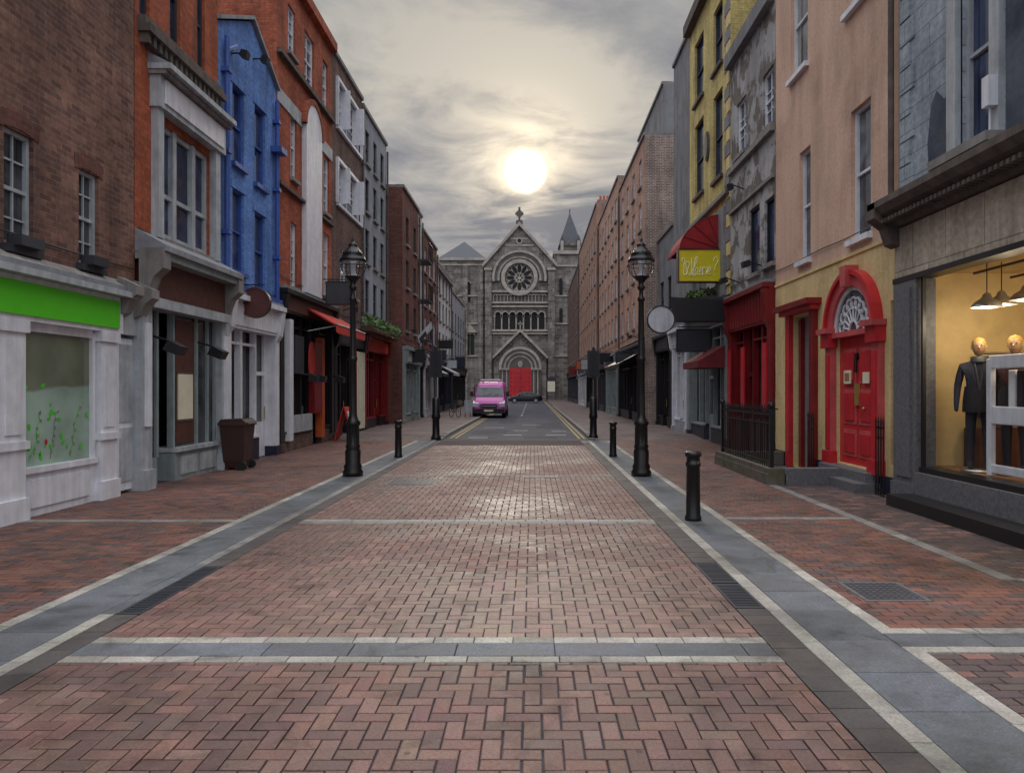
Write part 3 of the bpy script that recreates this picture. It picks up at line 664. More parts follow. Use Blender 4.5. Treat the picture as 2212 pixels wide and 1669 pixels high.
for (q0,q1) in ((.12,.46),(.54,.88)):
    for (z0_,z1_) in ((.5,1.0),(1.1,1.75),(1.85,2.5)):
        u0=y0d+(y1d-y0d)*q0; u1=y0d+(y1d-y0d)*q1
        G.box(-.06,-.045,u0,u1,z0_,z1_,'redarch'); G.box(-.045,-.02,u0+.07,u1-.07,z0_+.07,z1_-.07,'redp')
G.box(-.02,-.005,13.75,14.05,1.85,2.1,'cream2'); G.box(-.005,.0,13.8,14.0,1.9,2.05,'brass'); G.box(-.02,-.005,13.0,13.25,1.85,2.05,'cream2')
G.box(-.05,-.01,13.44,13.6,1.45,1.85,'brass'); G.tube((0,13.52,2.3),(0,13.52,2.05),.03,'iron'); G.disc(13.52,2.35,.05,.06,-.05,.0,'iron'); G.lathe(0,13.2,[(.001,-.03),(.035,0),(.001,.03)],'brass',10,1.4)
G.disc(yc,zd+.1,r,r,.0,.012,'dark',0,PI); G.disc(yc,zd+.1,r*.96,r*.96,.012,.02,'glassb',0,PI)
for i in range(9):
    an=PI*(i+.5)/9; G.ring(yc+r*.62*math.cos(an),zd+.1+r*.62*math.sin(an),.09,.12,.02,.05,'white',0,2*PI,14)
    G.tube((.035,yc+.2*math.cos(an),zd+.1+.2*math.sin(an)),(.035,yc+r*.55*math.cos(an),zd+.1+r*.55*math.sin(an)),.017,'white',5)
G.ring(yc,zd+.1,.16,.2,.02,.05,'white'); G.ring(yc,zd+.1,r*.9,r,.0,.06,'white')
G.ring(yc,zd+.1,r,r+.2,.0,.12,'redarch',0,PI,26); G.ring(yc,zd+.1,r+.2,r+.28,.0,.18,'redp',0,PI,26)
G.prismf([(yc-.1,zd+r+.08),(yc+.1,zd+r+.08),(yc+.14,zd+r+.46),(yc-.14,zd+r+.46)],.0,.24,'redarch')
for (p,q) in ((y0d-.32,y0d-.02),(y1d+.02,y1d+.32)):
    G.box(0,.1,p,q,.3,2.55,'redarch'); G.box(.1,.13,p+.07,q-.07,.6,2.4,'redp'); G.box(0,.16,p-.03,q+.03,.3,.55,'redp'); G.box(0,.18,p-.05,q+.05,2.55,2.82,'redp'); G.box(0,.26,p-.08,q+.08,2.82,2.92,'redarch')
G.box(-.05,.12,y0d,y1d,zd-.0,zd+.1,'redarch')
G.box(-.2,.5,y0d-.3,y1d+.3,0,.16,'granD'); G.box(-.2,.28,y0d-.2,y1d+.2,.16,.32,'granD')
G.box(-.2,-.15,12.0,12.22,.5,3.2,'glassb')
for i in range(9): G.ring(12.11,.75+i*.3,.08,.1,-.15,-.1,'white',0,2*PI,12)
G.box(-.3,-.19,15.55,16.75,0,3.35,'greyc'); G.box(-.19,-.1,15.6,15.75,0,3.3,'pub'); G.box(-.19,-.1,16.55,16.7,0,3.3,'pub')
G.box(0,.1,16.75,17.0,0,3.4,'redp'); G.box(0,.1,15.3,15.55,0,3.4,'pub'); G.box(0,.2,15.2,17.15,3.4,3.5,'redp'); G.box(0,.32,15.1,17.25,3.5,3.62,'pub')
G.done()
def railing(name,x,y0,y1,z0,z1,n,ax='y',posts=True):
    e=empty(name); G=MB('bars',e)
    for i in range(n+1):
        y=y0+(y1-y0)*i/n; G.tube((x,y,z0),(x,y,z1),.013,'iron',6); G.tube((x,y,z1),(x,y,z1+.1),.02,'iron',6,.002)
    G.box(x-.012,x+.012,y0,y1,z0+.08,z0+.12,'iron'); G.box(x-.012,x+.012,y0,y1,z1-.1,z1-.06,'iron'); G.box(x-.012,x+.012,y0,y1,z1-.26,z1-.23,'iron')
    if posts:
        for y in (y0,y1):
            G.box(x-.035,x+.035,y-.035,y+.035,z0,z1+.02,'iron'); G.lathe(x,y,[(.03,0),(.05,.03),(.06,.08),(.03,.12),(.02,.14),(.03,.17),(.001,.22)],'iron',12,z1+.02)
    return e,G
e,G=railing('area_railing',4.42,13.7,17.2,.3,1.36,26); G.box(4.28,4.62,13.5,17.4,0,.2,'moss'); G.box(4.3,4.58,13.5,17.4,.2,.3,'moss')
for i in range(9): G.tube((4.42+i*.15,17.2,.3),(4.42+i*.15,17.2,1.36),.013,'iron',6)
G.box(4.42,5.7,17.19,17.21,1.27,1.3,'iron'); G.box(4.6,5.8,17.1,17.4,0,.3,'moss'); G.box(4.6,5.8,13.5,13.75,0,.3,'granD'); G.done()
e,G=railing('door_railing',5.62,14.8,15.1,.0,1.2,3,posts=False); G.done()
e,G=railing('door_railing',5.68,11.98,12.25,.0,1.2,3,posts=False); G.done()

# --- peeling grey building over red pub
hs=[hole(a,1648,1671,152,277),hole(a,1592,1612,215,332),hole(a,1618,1641,447,592),hole(a,1652,1673,427,570)]
e,F,G,mp=bld('peeling_grey_building',1,a,18.0,22.04,11.6,'peel',4.45,hs,pipe=False,depth=8)
for h in hs[:2]: sash(G,h,'white','glassn',.13,2,3)
for h in hs[2:]: sash(G,h,'black','glassn',.13,1,1,rail=False,sill='stone')
G.box(.0,.12,18.02,22.02,8.05,8.2,'stone'); G.box(0,.2,18.02,22.02,11.2,11.6,'greyc'); G.box(-6,-1.0,18.05,22.0,11.6,14.5,'char')
G.box(0,.08,18.02,22.02,6.9,6.98,'stone')
shop(G,18.02,22.02,4.42,'pub','pub',n=4,door=2,riser='brownp',fh=.85,zr=.9,cor='pub')
for i in range(14): G.box(.14,.17,18.2+i*.26,18.22+i*.26,3.45,4.15,'mar')
for y in (18.3,20.2,21.6): G.box(.1,.14,y,y+.3,1.2,2.9,'redp')
G.done()
# --- yellow building
hs=[hole(a,1501,1520,82,216),hole(a,1541,1561,12,147),hole(a,1501,1520,262,421),hole(a,1541,1561,200,386)]
e,F,G,mp=bld('yellow_painted_building',1,a,22.06,27.8,15.3,'yellowb',4.6,hs,rev=.15,pipe=False)
for h in hs: sash(G,h,'char','glassn',.15,1,2,sill='stoneD',lint=None)
for i in range(24): G.box(0,.03,22.07,22.45+.2*(i%2),4.9+i*.43,5.28+i*.43,'greyc' if i%2 else 'cream')
G.disc(24.9,9.9,.28,.5,0,.06,'stoneD'); G.disc(24.9,9.9,.2,.4,.06,.08,'char'); G.box(0,.25,22.08,27.78,14.9,15.3,'stoneD'); G.box(0,.15,22.08,27.78,7.6,7.72,'stone')
G.box(0,.1,22.5,27.6,4.6,7.3,'greyc'); 
for y in (23.4,25.6): G.box(.1,.12,y,y+1.2,5,6.9,'glass')
shop(G,22.1,27.75,4.5,'greyp','char',n=5,door=2,riser='char'); G.done()
e=empty('yellow_where_sign'); G=MB('sign_box',e,lambda o,u,z:(u,23-o,z))
G.box(-.13,.13,4.53,5.84,5.08,6.04,'yel'); 
for q in ((4.5,4.53,5.05,6.07),(5.84,5.87,5.05,6.07),(4.53,5.84,5.05,5.08),(4.53,5.84,6.04,6.07)): G.box(-.15,.15,*q,'brownp')
G.done()
cu=bpy.data.curves.new('lettering','CURVE'); cu.dimensions='3D'; cu.bevel_depth=.011
ST=[[(0,.8),(.03,.95),(.05,.5),(.08,.1),(.145,.75),(.15,.2),(.19,.1),(.26,.98)],
[(.29,.05),(.36,.9),(.40,1.0),(.385,.8),(.32,.08),(.37,.42),(.415,.42),(.405,.12),(.45,.12)],
[(.46,.25),(.53,.38),(.52,.5),(.48,.4),(.48,.15),(.55,.12)],[(.55,.12),(.595,.5),(.61,.42),(.66,.44),(.645,.15),(.68,.12)],
[(.68,.25),(.75,.38),(.74,.5),(.70,.4),(.70,.15),(.78,.18)],[(.84,.78),(.88,.98),(.95,.92),(.93,.7),(.88,.5),(.875,.33)],[(.865,.12),(.872,.1),(.87,.14)]]
for st in ST:
    sp=cu.splines.new('BEZIER'); sp.bezier_points.add(len(st)-1)
    for p,(u,v) in zip(sp.bezier_points,st): p.co=(4.62+u*1.16,22.86,5.2+v*.62); p.handle_left_type=p.handle_right_type='AUTO'
o=bpy.data.objects.new('lettering',cu); cu.materials.append(M['strok']); bpy.context.collection.objects.link(o); o.parent=e
e=empty('crimson_dome_awning'); G=MB('canopy',e)
secs=[]
for j in range(9):
    t_=j/8*PI/2; o_=1.28*math.cos(t_)**1.2; z=6.14+1.05*math.sin(t_)**1.1
    secs.append((o_,z))
for i in range(6):
    y0_=23.1+i*.32; y1_=y0_+.32
    for j in range(8):
        G.poly([(5.88-secs[j][0],y0_,secs[j][1]),(5.88-secs[j][0],y1_,secs[j][1]),(5.88-secs[j+1][0],y1_,secs[j+1][1]),(5.88-secs[j+1][0],y0_,secs[j+1][1])],'awn2')
for y in (23.1,25.02):
    G.poly([(5.88,y,6.12)]+[(5.88-o_,y,z) for o_,z in secs],'awn2')
    for j in (2,4,6): G.tube((5.88,y-.02,6.12),(5.88-secs[j][0],y-.02,secs[j][1]),.012,'mar',5)
for j in range(8): G.tube((5.88-secs[j][0],23.1,secs[j][1]),(5.88-secs[j+1][0],23.1,secs[j+1][1]),.012,'mar',5)
G.box(4.56,4.6,23.1,25.0,6.08,6.14,'awn2'); G.done()
e=empty('black_canopy_sign'); G=MB('board',e,lambda o,u,z:(u,22-o,z))
G.prismf([(4.1,4.45),(5.88,4.35),(5.88,3.75),(4.3,3.75)],-.25,.25,'black'); G.box(-.2,-.1,5.0,5.88,4.4,4.5,'char'); G.done()
foliage('balcony_plants',[(5.5,23.6,4.75,.3,.5,.22),(5.4,24.6,4.75,.3,.5,.25),(4.9,22.4,4.6,.25,.2,.12)],150,.07,[(5.3,5.75,23.1,25.1,4.5,4.66)])
hang('black_hanging_sign',1,a,24,.15,1.2,2.98,3.66,'char')
e=empty('maroon_awning'); G=MB('canopy',e)
G.prism([(5.85,3.1),(5.0,2.6),(5.0,2.4),(5.85,2.4)],22.3,24.6,'mar'); G.done()
e=empty('round_white_sign'); G=MB('disc_board',e,lambda o,u,z:(u,27-o,z)); G.disc(4.68,4.28,.48,.48,-.06,.06,'white',n=40); G.ring(4.68,4.28,.47,.51,-.08,.08,'char',0,2*PI,40); G.tube((0,5.2,4.28),(0,5.9,4.28),.03,'char'); G.done()
# --- grey blocks
e,F,G,mp=bld('grey_concrete_building',1,a,27.85,30.9,15.1,'greyc',4.3,[],pipe=False); shop(G,27.9,30.85,4.2,'white','whiteg',n=3,door=1,riser='whiteg'); G.done()
hs=grid(31,34.6,2,[5,],.9,1.6)
e,F,G,mp=bld('low_grey_building',1,a,30.95,34.85,8.6,'greyc',4.3,hs,pipe=False)
for h in hs: sash(G,h,'char')
shop(G,31,34.8,4.2,'black','char',n=3,door=1); G.done()
a3=5.3
hs=grid(35.2,44.8,4,[4.9,7.3,9.5,11.6],.85,1.35)
e,F,G,mp=bld('salmon_brick_building',1,a3,34.9,45,13.7,'salmonb',4.2,hs,side='oldb',depth=7)
for h in hs: sash(G,h,'white','glassb',.13,2,2)
shop(G,34.95,44.9,4.0,'black','char',n=7,door=3); G.done()
e,F,G,mp=bld('tall_grey_block',1,6.3,35.6,44,16.4,'greyc',0,[],pipe=False); G.done()
hs=grid(45.2,58,6,[4.9,7.4,9.8,12.2],.9,1.4)
e,F,G,mp=bld('long_salmon_brick_building',1,5.22,45.05,58.2,14.6,'salmonb',4.1,hs)
for h in hs: sash(G,h,'white','glassb',.13,2,2)
shop(G,45.1,51.5,4.0,'greyp','char',n=5,door=3); shop(G,51.6,58.1,4.0,'char','navy',n=5,door=1); G.done()
hs=grid(58.5,80,8,[5,7.6,10.2,12.8],1.,1.6)
e,F,G,mp=bld('tan_brick_building',1,5.05,58.25,80,16.3,'tanb',4.1,hs)
for h in hs: sash(G,h,'white','glassb',.13,2,2)
shop(G,58.3,68,4.0,'black','char',n=6,door=3); shop(G,68.1,79.9,4.0,'whiter','char',n=6,door=1)
for y in (62,70,78): 
    G.box(-1.6,-.4,y,y+.9,16.3,17.6,'tanb')
    for k in range(3): G.lathe(-.7-k*.3,y+.45,[(.09,0),(.11,.25),(.1,.4)],'orangep',8,17.6)
G.done()
hs=grid(80.5,103,8,[5,8,11],1.,1.8)
e,F,G,mp=bld('end_brick_building',1,5.0,80.05,103,15.2,'dkbrick',4.1,hs)
for h in hs: sash(G,h,'white','glass',.13,2,2)
shop(G,80.1,102.9,4.0,'char','black',n=12,door=5); G.done()

# ================================================================== CHURCH
YC=112.; K=.07
cx=lambda p:(p-1150)*K
cz=lambda p:CH+(840-p)*K
e=empty('church'); mpc=lambda o,u,z:(u,YC-o,z)
C=MB('facade',e,mpc)
xl,xr,xm=cx(1048),cx(1198),cx(1122)
C.prismf([(xl,0),(xr,0),(xr,cz(574)),(xm,cz(487)),(xl,cz(574))],-22,0,'stoneb')
C.prismf([(xl-.4,cz(578)),(xm,cz(488)),(xm,cz(480)),(xl-.4,cz(570))],-.6,.5,'stoneL'); C.prismf([(xr+.4,cz(578)),(xm,cz(488)),(xm,cz(480)),(xr+.4,cz(570))],-.6,.5,'stoneL')
C.poly([(-22,xl,cz(574)),(0,xl,cz(574)),(0,xm,cz(487)),(-22,xm,cz(487))],'slate')
C.box(-.2,.2,xm-.5,xm+.5,cz(484),cz(476),'stoneM'); C.box(-.15,.15,xm-.16,xm+.16,cz(476),cz(448),'stoneM'); C.box(-.14,.14,xm-.62,xm+.62,cz(464),cz(459),'stoneM'); C.ring(xm,cz(461.5),.35,.5,-.12,.12,'stoneM',0,2*PI)
zr_=cz(600)
for (r0,r1,d,mm) in ((3.75,4.1,.6,'stoneL'),(3.35,3.75,.45,'stoneM'),(3.0,3.35,.3,'stoneL')): C.ring(xm,zr_,r0,r1,0,d,mm,-.15,PI+.15,40)
C.ring(xm,zr_,2.2,2.75,0,.55,'stoneL',0,2*PI,48); C.disc(xm,zr_,2.2,2.2,.02,.08,'stoneL',n=48); C.ring(xm,zr_,2.02,2.2,0,.4,'stoneM',0,2*PI,48)
for i in range(12):
    an=2*PI*i/12; C.disc(xm+1.35*math.cos(an),zr_+1.35*math.sin(an),.6,.29,.08,.13,'dark',rot=an,n=16)
    C.disc(xm+1.92*math.cos(an+PI/12),zr_+1.92*math.sin(an+PI/12),.1,.1,.08,.14,'stoneM',n=8)
for i in range(6):
    an=2*PI*i/6; C.disc(xm+.38*math.cos(an),zr_+.38*math.sin(an),.15,.11,.08,.14,'dark',rot=an,n=10)
C.ring(xm,zr_,.62,.74,.05,.2,'stoneL',0,2*PI,24)
for i in range(7):
    z=cz(560)+i*1.0; hw=(cz(487)-z)/(cz(487)-cz(574))*(xr-xl)/2-.5
    if hw>0.6 and z>zr_+4.2: C.box(0,.06,xm-hw,xm+hw,z,z+.25,'stoneL')
C.disc(xm,cz(520),.5,.5,0,.1,'stoneL'); C.disc(xm,cz(520),.3,.3,.1,.12,'dark')
for x in (xl,xr-1.0): C.box(0,.7,x,x+1.0,0,cz(585),'stoneb'); C.box(0,.9,x-.1,x+1.1,cz(585),cz(580),'stoneL')
for p,d in ((632,.45),(656,.5),(664,.35),(716,.5),(722,.35)): C.box(0,d,xl+1.02,xr-1.02,cz(p),cz(p-4),'stoneL')
n=15
for i in range(n):
    u=xl+1.3+(xr-xl-2.6)*(i+.5)/n; C.archwin(u,.38,cz(654),cz(637),.0,.06,'stoneM'); C.ring(u,cz(637)-.19,.19,.3,0,.25,'stoneL')
    C.box(0,.25,u-.33,u-.24,cz(654),cz(640),'stoneL')
for i in range(7):
    u=xl+1.4+(xr-xl-2.8)*(i+.5)/7; w=.85
    C.archwin(u,w,cz(712),cz(674),.0,.05,'dark'); C.ring(u,cz(674)-w/2,w/2,w/2+.16,0,.35,'stoneL',0,PI,14); C.ring(u,cz(674)-w/2,w/2+.16,w/2+.26,0,.22,'stoneM',0,PI,14)
    for q in (-1,1): C.tube((.2,u+q*(w/2+.1),cz(712)),(.2,u+q*(w/2+.1),cz(684)),.09,'stoneL',8); C.box(0,.35,u+q*(w/2+.1)-.14,u+q*(w/2+.1)+.14,cz(685),cz(681),'stoneL')
px_=cx(1124); zp=cz(795)
C.prismf([(px_-3.9,0),(px_+3.9,0),(px_+3.9,cz(774)),(px_,cz(716)),(px_-3.9,cz(774))],.0,1.0,'stoneb')
C.prismf([(px_-4.1,cz(776)),(px_,cz(718)),(px_,cz(711)),(px_-4.1,cz(769))],.0,1.5,'stoneL'); C.prismf([(px_+4.1,cz(776)),(px_,cz(718)),(px_,cz(711)),(px_+4.1,cz(769))],.0,1.5,'stoneL')
for i in range(10):
    for q in (-1,1):
        t_=(i+.5)/10; C.box(1.0,1.3,px_+q*3.9*t_-.12,px_+q*3.9*t_+.12,cz(716)-(cz(716)-cz(774))*t_-.75,cz(716)-(cz(716)-cz(774))*t_-.4,'stoneM')
for k,(r0,r1,mm) in enumerate(((2.8,3.2,'stoneL'),(2.5,2.8,'stoneM'),(2.2,2.5,'stoneL'),(1.9,2.2,'stoneM'),(1.65,1.9,'stoneL'))):
    C.ring(px_,zp,r0,r1,1.0,1.45-k*.08,mm,0,PI,32)
    for q in (-1,1):
        C.tube((1.3-k*.08,px_+q*(r0+r1)/2,.5),(1.3-k*.08,px_+q*(r0+r1)/2,zp-.25),.13,'stoneM' if mm=='stoneL' else 'stoneL',8)
        C.box(1.0,1.55-k*.08,px_+q*(r0+r1)/2-.17,px_+q*(r0+r1)/2+.17,zp-.3,zp,'stoneL')
C.disc(px_,zp,1.65,1.65,1.0,1.05,'stoneM',0,PI); C.disc(px_,zp+.6,.35,.5,1.05,1.1,'stoneL',n=12)
C.box(1.0,1.06,px_-1.62,px_+1.62,.3,zp,'redp')
for i in range(6):
    for j in range(6): C.disc(px_-1.35+i*.54,.8+j*.66,.09,.09,1.06,1.1,'mar',n=8)
C.box(1.06,1.09,px_-.03,px_+.03,.3,zp,'mar'); C.box(1,2.2,px_-3.6,px_+3.6,0,.16,'stone'); C.box(1,1.8,px_-3.2,px_+3.2,.16,.32,'stone')
C.box(1.1,1.3,px_-.08,px_+.08,cz(711),cz(695),'stoneL'); C.box(1.1,1.3,px_-.35,px_+.35,cz(702),cz(699),'stoneL')
tl,tr=cx(951),cx(1046)
C.prismf([(tl,0),(tr,0),(tr,cz(562)),(tl,cz(562))],-7,-.3,'stoneb')
C.box(-7.2,0,tl-.3,tr+.2,cz(562),cz(556),'stoneL')
c4=[(-7.1,tl-.2,cz(556)),(-.1,tl-.2,cz(556)),(-.1,tr+.1,cz(556)),(-7.1,tr+.1,cz(556))]; ap=(-3.6,(tl+tr)/2,cz(512))
for i in range(4): C.poly([c4[i],c4[(i+1)%4],ap],'slate')
for p in (573,640,700,770): C.box(-.3,-.1,tl,tr,cz(p),cz(p-3),'stoneL')
for u,z0,z1 in ((cx(1012),650,608),(cx(1010),770,720),(cx(1020),770,720)):
    C.archwin(u,.55,cz(z0),cz(z1),-.3,-.22,'dark'); C.ring(u,cz(z1)-.27,.27,.42,-.3,-.1,'stoneL',0,PI,12)
C.prismf([(cx(1015)-1.1,cz(718)),(cx(1015)+1.1,cz(718)),(cx(1015),cz(700))],-.3,.1,'stoneL')
for x in (tl,tr-.9,cx(1000)): C.box(-.3,.2,x,x+.7,0,cz(575),'stoneb')
rl,rr=cx(1197),cx(1262)
C.prismf([(rl,0),(rr,0),(rr,cz(548)),(rl,cz(548))],-6,-.4,'stoneb'); C.box(-6.2,-.1,rl-.15,rr+.3,cz(548),cz(541),'stoneL')
sl,sr=cx(1207),cx(1258); C.box(-4.4,-.9,sl+.2,sr-.2,cz(541),cz(526),'stoneb')
c4=[(-4.6,sl,cz(528)),(-.7,sl,cz(528)),(-.7,sr,cz(528)),(-4.6,sr,cz(528))]; ap=(-2.6,(sl+sr)/2,cz(450))
for i in range(4): C.poly([c4[i],c4[(i+1)%4],ap],'slate')
C.tube((-2.6,(sl+sr)/2,cz(452)),(-2.6,(sl+sr)/2,cz(443)),.08,'stoneM')
for x in (sl+.3,sr-.75): C.box(-1.2,-.5,x,x+.45,cz(541),cz(518),'stoneL'); C.prismf([(x-.1,cz(518)),(x+.55,cz(518)),(x+.22,cz(505))],-1.2,-.5,'stoneM')
C.prismf([((sl+sr)/2-.7,cz(528)),((sl+sr)/2+.7,cz(528)),((sl+sr)/2,cz(508))],-1.5,-.6,'stoneb')
for p in (575,640,700,770): C.box(-.4,-.2,rl,rr,cz(p),cz(p-3),'stoneL')
for z0,z1 in ((640,600),(700,665)): C.archwin(cx(1212),.5,cz(z0),cz(z1),-.4,-.3,'dark')
C.done()
e=empty('notice_board'); G=MB('panel',e,lambda o,u,z:(u,110.2-o,z)); x=cx(1191)*.98
G.box(-.05,.05,x-.7,x+.7,1.2,3.2,'char'); G.box(.05,.07,x-.55,x+.55,1.35,2.9,'cream2'); G.disc(x,3.2,.7,.4,-.05,.05,'char',0,PI); G.box(-.05,.05,x-.6,x-.5,0,1.2,'char'); G.box(-.05,.05,x+.5,x+.6,0,1.2,'char'); G.done()
for nm,x0,x1,hh,mm in (('terrace_building',-45,-14.4,12,'tanb'),('terrace_building',9,40,14,'dkbrick')):
    e=empty(nm); G=MB('walls',e,mpc); hl=[]
    k=int((x1-x0)/3)
    for i in range(k):
        for z in (1,4.5,8): hl.append((x0+1+i*3,x0+2.1+i*3,z,z+2))
    wall(G,x0,x1,0,hh,hl,mm)
    for h in hl: sash(G,h,'white')
    G.poly([(0,x0,hh),(0,x1,hh),(-10,x1,hh),(-10,x0,hh)],'slate'); G.poly([(0,x0,0),(-10,x0,0),(-10,x0,hh),(0,x0,hh)],mm); G.poly([(0,x1,0),(-10,x1,0),(-10,x1,hh),(0,x1,hh)],mm); G.done()

# ================================================================== GROUND
G=MB('ground'); G.poly([(-600,-300,-.012),(600,-300,-.012),(600,1500,-.012),(-600,1500,-.012)],'asph'); G.done()
G=MB('asphalt_road'); G.poly([(-3.3,25,-.004),(2.2,25,-.004),(2.2,108,-.004),(-3.3,108,-.004)],'asph'); G.poly([(-60,74,-.007),(60,74,-.007),(60,107,-.007),(-60,107,-.007)],'asph')
G.poly([(-3.2,23,.0),(1.9,23,.0),(1.9,25.2,.0),(-3.2,25.2,.0)],'redas')
for q in ((-2.4,-1.0,29,31.5),(.2,1.4,33,38),(-1.8,-.9,38,47),(-.3,.9,26.2,27.4)): G.poly([(q[0],q[2],.0),(q[1],q[2],.0),(q[1],q[3],.0),(q[0],q[3],.0)],'patch')
G.done()
G=MB('road_markings')
for x in (1.62,1.8): G.poly([(x,26,.004),(x+.08,26,.004),(x+.08,104,.004),(x,104,.004)],'yline')
for x in (-2.95,-2.77): G.poly([(x,26.3,.004),(x+.08,26.3,.004),(x+.08,72,.004),(x,72,.004)],'yline')
for (x0,x1,y) in ((-2.3,-1.6,26.5),(-1.1,-.4,28.),(.5,1.3,28),(-2.2,-1.3,33.5),(-.5,.4,36),(.8,1.4,30.5),(-.8,-.2,31)): G.poly([(x0,y,.004),(x1,y,.004),(x1,y+.3,.004),(x0,y+.3,.004)],'wline')
for k in range(8): G.poly([(-.75,48+k*6,.004),(-.65,48+k*6,.004),(-.65,51+k*6,.004),(-.75,51+k*6,.004)],'wline')
G.done()
G=MB('far_pavement')
def pave(x0,x1,ya,yb,kerbx):
    G.add([(x0,25,.002),(x1,25,.002),(x0,27,.1),(x1,27,.1),(x0,yb,.1),(x1,yb,.1)],[(0,1,3,2),(2,3,5,4)],'slabs')
    G.add([(kerbx,25,-.01),(kerbx,25,.002),(kerbx,27,.1),(kerbx,yb,.1),(kerbx,yb,-.01)],[(0,1,2,3,4)],'stone')
pave(-7.2,-3.28,25,72,-3.28); pave(2.13,6.2,25,104,2.13)
for x0,x1 in ((-3.28,-3.1),(1.98,2.13)): 
    y=25.5
    while y<72: G.box(x0,x1,y,y+.97,-.01,.105 if y>27 else .03+.035*(y-25),'stone'); y+=1.
G.box(-30,30,107,111,-.01,.12,'slabs')
G.done()
class Pav:
    def __init__(s): s.v=[];s.f=[];s.c=[]
    def unit(s,x0,x1,y0,y1,z,col,gap=.004,bv=.005):
        gap*=U(.7,1.6); x0+=gap;x1-=gap;y0+=gap;y1-=gap
        if x1-x0<.025 or y1-y0<.025: return
        b=len(s.v); t1,t2,t3,t4=(U(-.001,.001) for _ in range(4)); j=[U(-.002,.002) for _ in range(4)]
        s.v+=[(x0,y0,-.0135),(x1,y0,-.0135),(x1,y1,-.0135),(x0,y1,-.0135),(x0,y0,z-.003),(x1,y0,z-.003),(x1,y1,z-.003),(x0,y1,z-.003),
              (x0+bv+j[0],y0+bv,z+t1),(x1-bv,y0+bv+j[1],z+t2),(x1-bv+j[2],y1-bv,z+t3),(x0+bv,y1-bv+j[3],z+t4)]
        s.f+=[(b,b+1,b+5,b+4),(b+1,b+2,b+6,b+5),(b+2,b+3,b+7,b+6),(b+3,b,b+4,b+7),(b+4,b+5,b+9,b+8),(b+5,b+6,b+10,b+9),(b+6,b+7,b+11,b+10),(b+7,b+4,b+8,b+11),(b+8,b+9,b+10,b+11)]
        s.c+=[col]*12
    def done(s,name,mat):
        me=bpy.data.meshes.new(name); me.from_pydata(s.v,[],s.f); me.materials.append(M[mat])
        a=me.color_attributes.new('Col','FLOAT_COLOR','POINT'); a.data.foreach_set('color',np.array([(c[0],c[1],c[2],1) for c in s.c],dtype=np.float32).ravel())
        o=bpy.data.objects.new(name,me); bpy.context.collection.objects.link(o); return o
def vary(c,v=.15,h=.05):
    k=1+U(-v,v); return (c[0]*k*(1+U(-h,h)),c[1]*k*(1+U(-h,h)),c[2]*k*(1+U(-h,h)))
P=Pav(); b=.1
BR=L(130,98,90)[:3]; BR2=L(152,130,120)[:3]; SB=L(128,86,74)[:3]; SB2=L(114,82,76)[:3]; DB=L(92,78,78)[:3]; MIX=[BR,BR,L(120,92,86)[:3],L(134,104,96)[:3],L(114,88,84)[:3]]
def herring(x0,x1,y0,y1,cf):
    nx=int((x1-x0)/b)+3; ny=int((y1-y0)/b)+3
    for i in range(-2,nx):
        for j in range(-2,ny):
            k=(i-j)%4
            if k==0: r=(x0+i*b,x0+(i+2)*b,y0+j*b,y0+(j+1)*b)
            elif k==3: r=(x0+i*b,x0+(i+1)*b,y0+j*b,y0+(j+2)*b)
            else: continue
            q=(max(r[0],x0),min(r[1],x1),max(r[2],y0),min(r[3],y1))
            if q[1]-q[0]<.03 or q[3]-q[2]<.03: continue
            P.unit(*q,.003+U(-.0015,.0015),vary(cf((q[0]+q[1])/2,(q[2]+q[3])/2)))
def running(x0,x1,y0,y1,cf,w=.2,h=.1):
    j=0; y=y0
    while y<y1-.02:
        x=x0-(w/2 if j%2 else 0)
        while x<x1-.02:
            q=(max(x,x0),min(x+w,x1),y,min(y+h,y1)); P.unit(*q,.003+U(-.0015,.0015),vary(cf((q[0]+q[1])/2,y))); x+=w
        y+=h; j+=1
def cfc(x,y):
    if 5.2<y<7.35+.3*math.sin(x*3) or 8.6<y<8.9: 
        t_=max(0,1-abs(x+.2)/2.4); c=tuple(BR[i]*(1-t_)+BR2[i]*t_ for i in range(3)); return c
    return random.choice(MIX)
cfs=lambda x,y: random.choice([SB,SB,SB2,SB2,DB])
cfd=lambda x,y: DB if rnd()<.8 else BR
XL,XR=-3.05,1.62
for y0,y1 in ((-1.,4.74),(5.22,9.62),(9.92,14.85),(15.0,18.85),(18.97,23.0)): herring(XL,XR,y0,y1,cfc)
running(-6.9,-3.96,-1,9.75,cfs); running(-6.9,-3.96,9.93,25,cfs)
running(2.62,6.0,-1,4.92,cfd)
running(2.62,4.3,5.42,9.95,cfs); running(2.62,4.3,10.1,25,cfs)
running(4.46,5.9,5.42,13.5,cfd); running(4.3,4.46,5.42,6.8,cfd); running(4.3,5.9,17.4,25,cfs)
P.done('brick_paving','pav')
P=Pav(); GW=L(172,168,160)[:3]; GG=L(104,108,114)[:3]; GD=L(86,80,80)[:3]; GLm=L(142,140,138)[:3]
def stripY(x0,x1,y0,y1,ln,c,z=.006,v=.14):
    y=y0
    while y<y1-.02: l=ln*U(.85,1.15); P.unit(x0,x1,y,min(y+l,y1),z+U(-.001,.001),vary(c,v,.02),.003,.006); y+=l
def stripX(x0,x1,y0,y1,ln,c,z=.006,v=.14):
    x=x0
    while x<x1-.02: l=ln*U(.85,1.15); P.unit(x,min(x+l,x1),y0,y1,z+U(-.001,.001),vary(c,v,.02),.003,.006); x+=l
stripY(-3.36,-3.24,-1,5.75,.32,GW); stripY(-3.36,-3.24,7.4,25,.32,GLm)
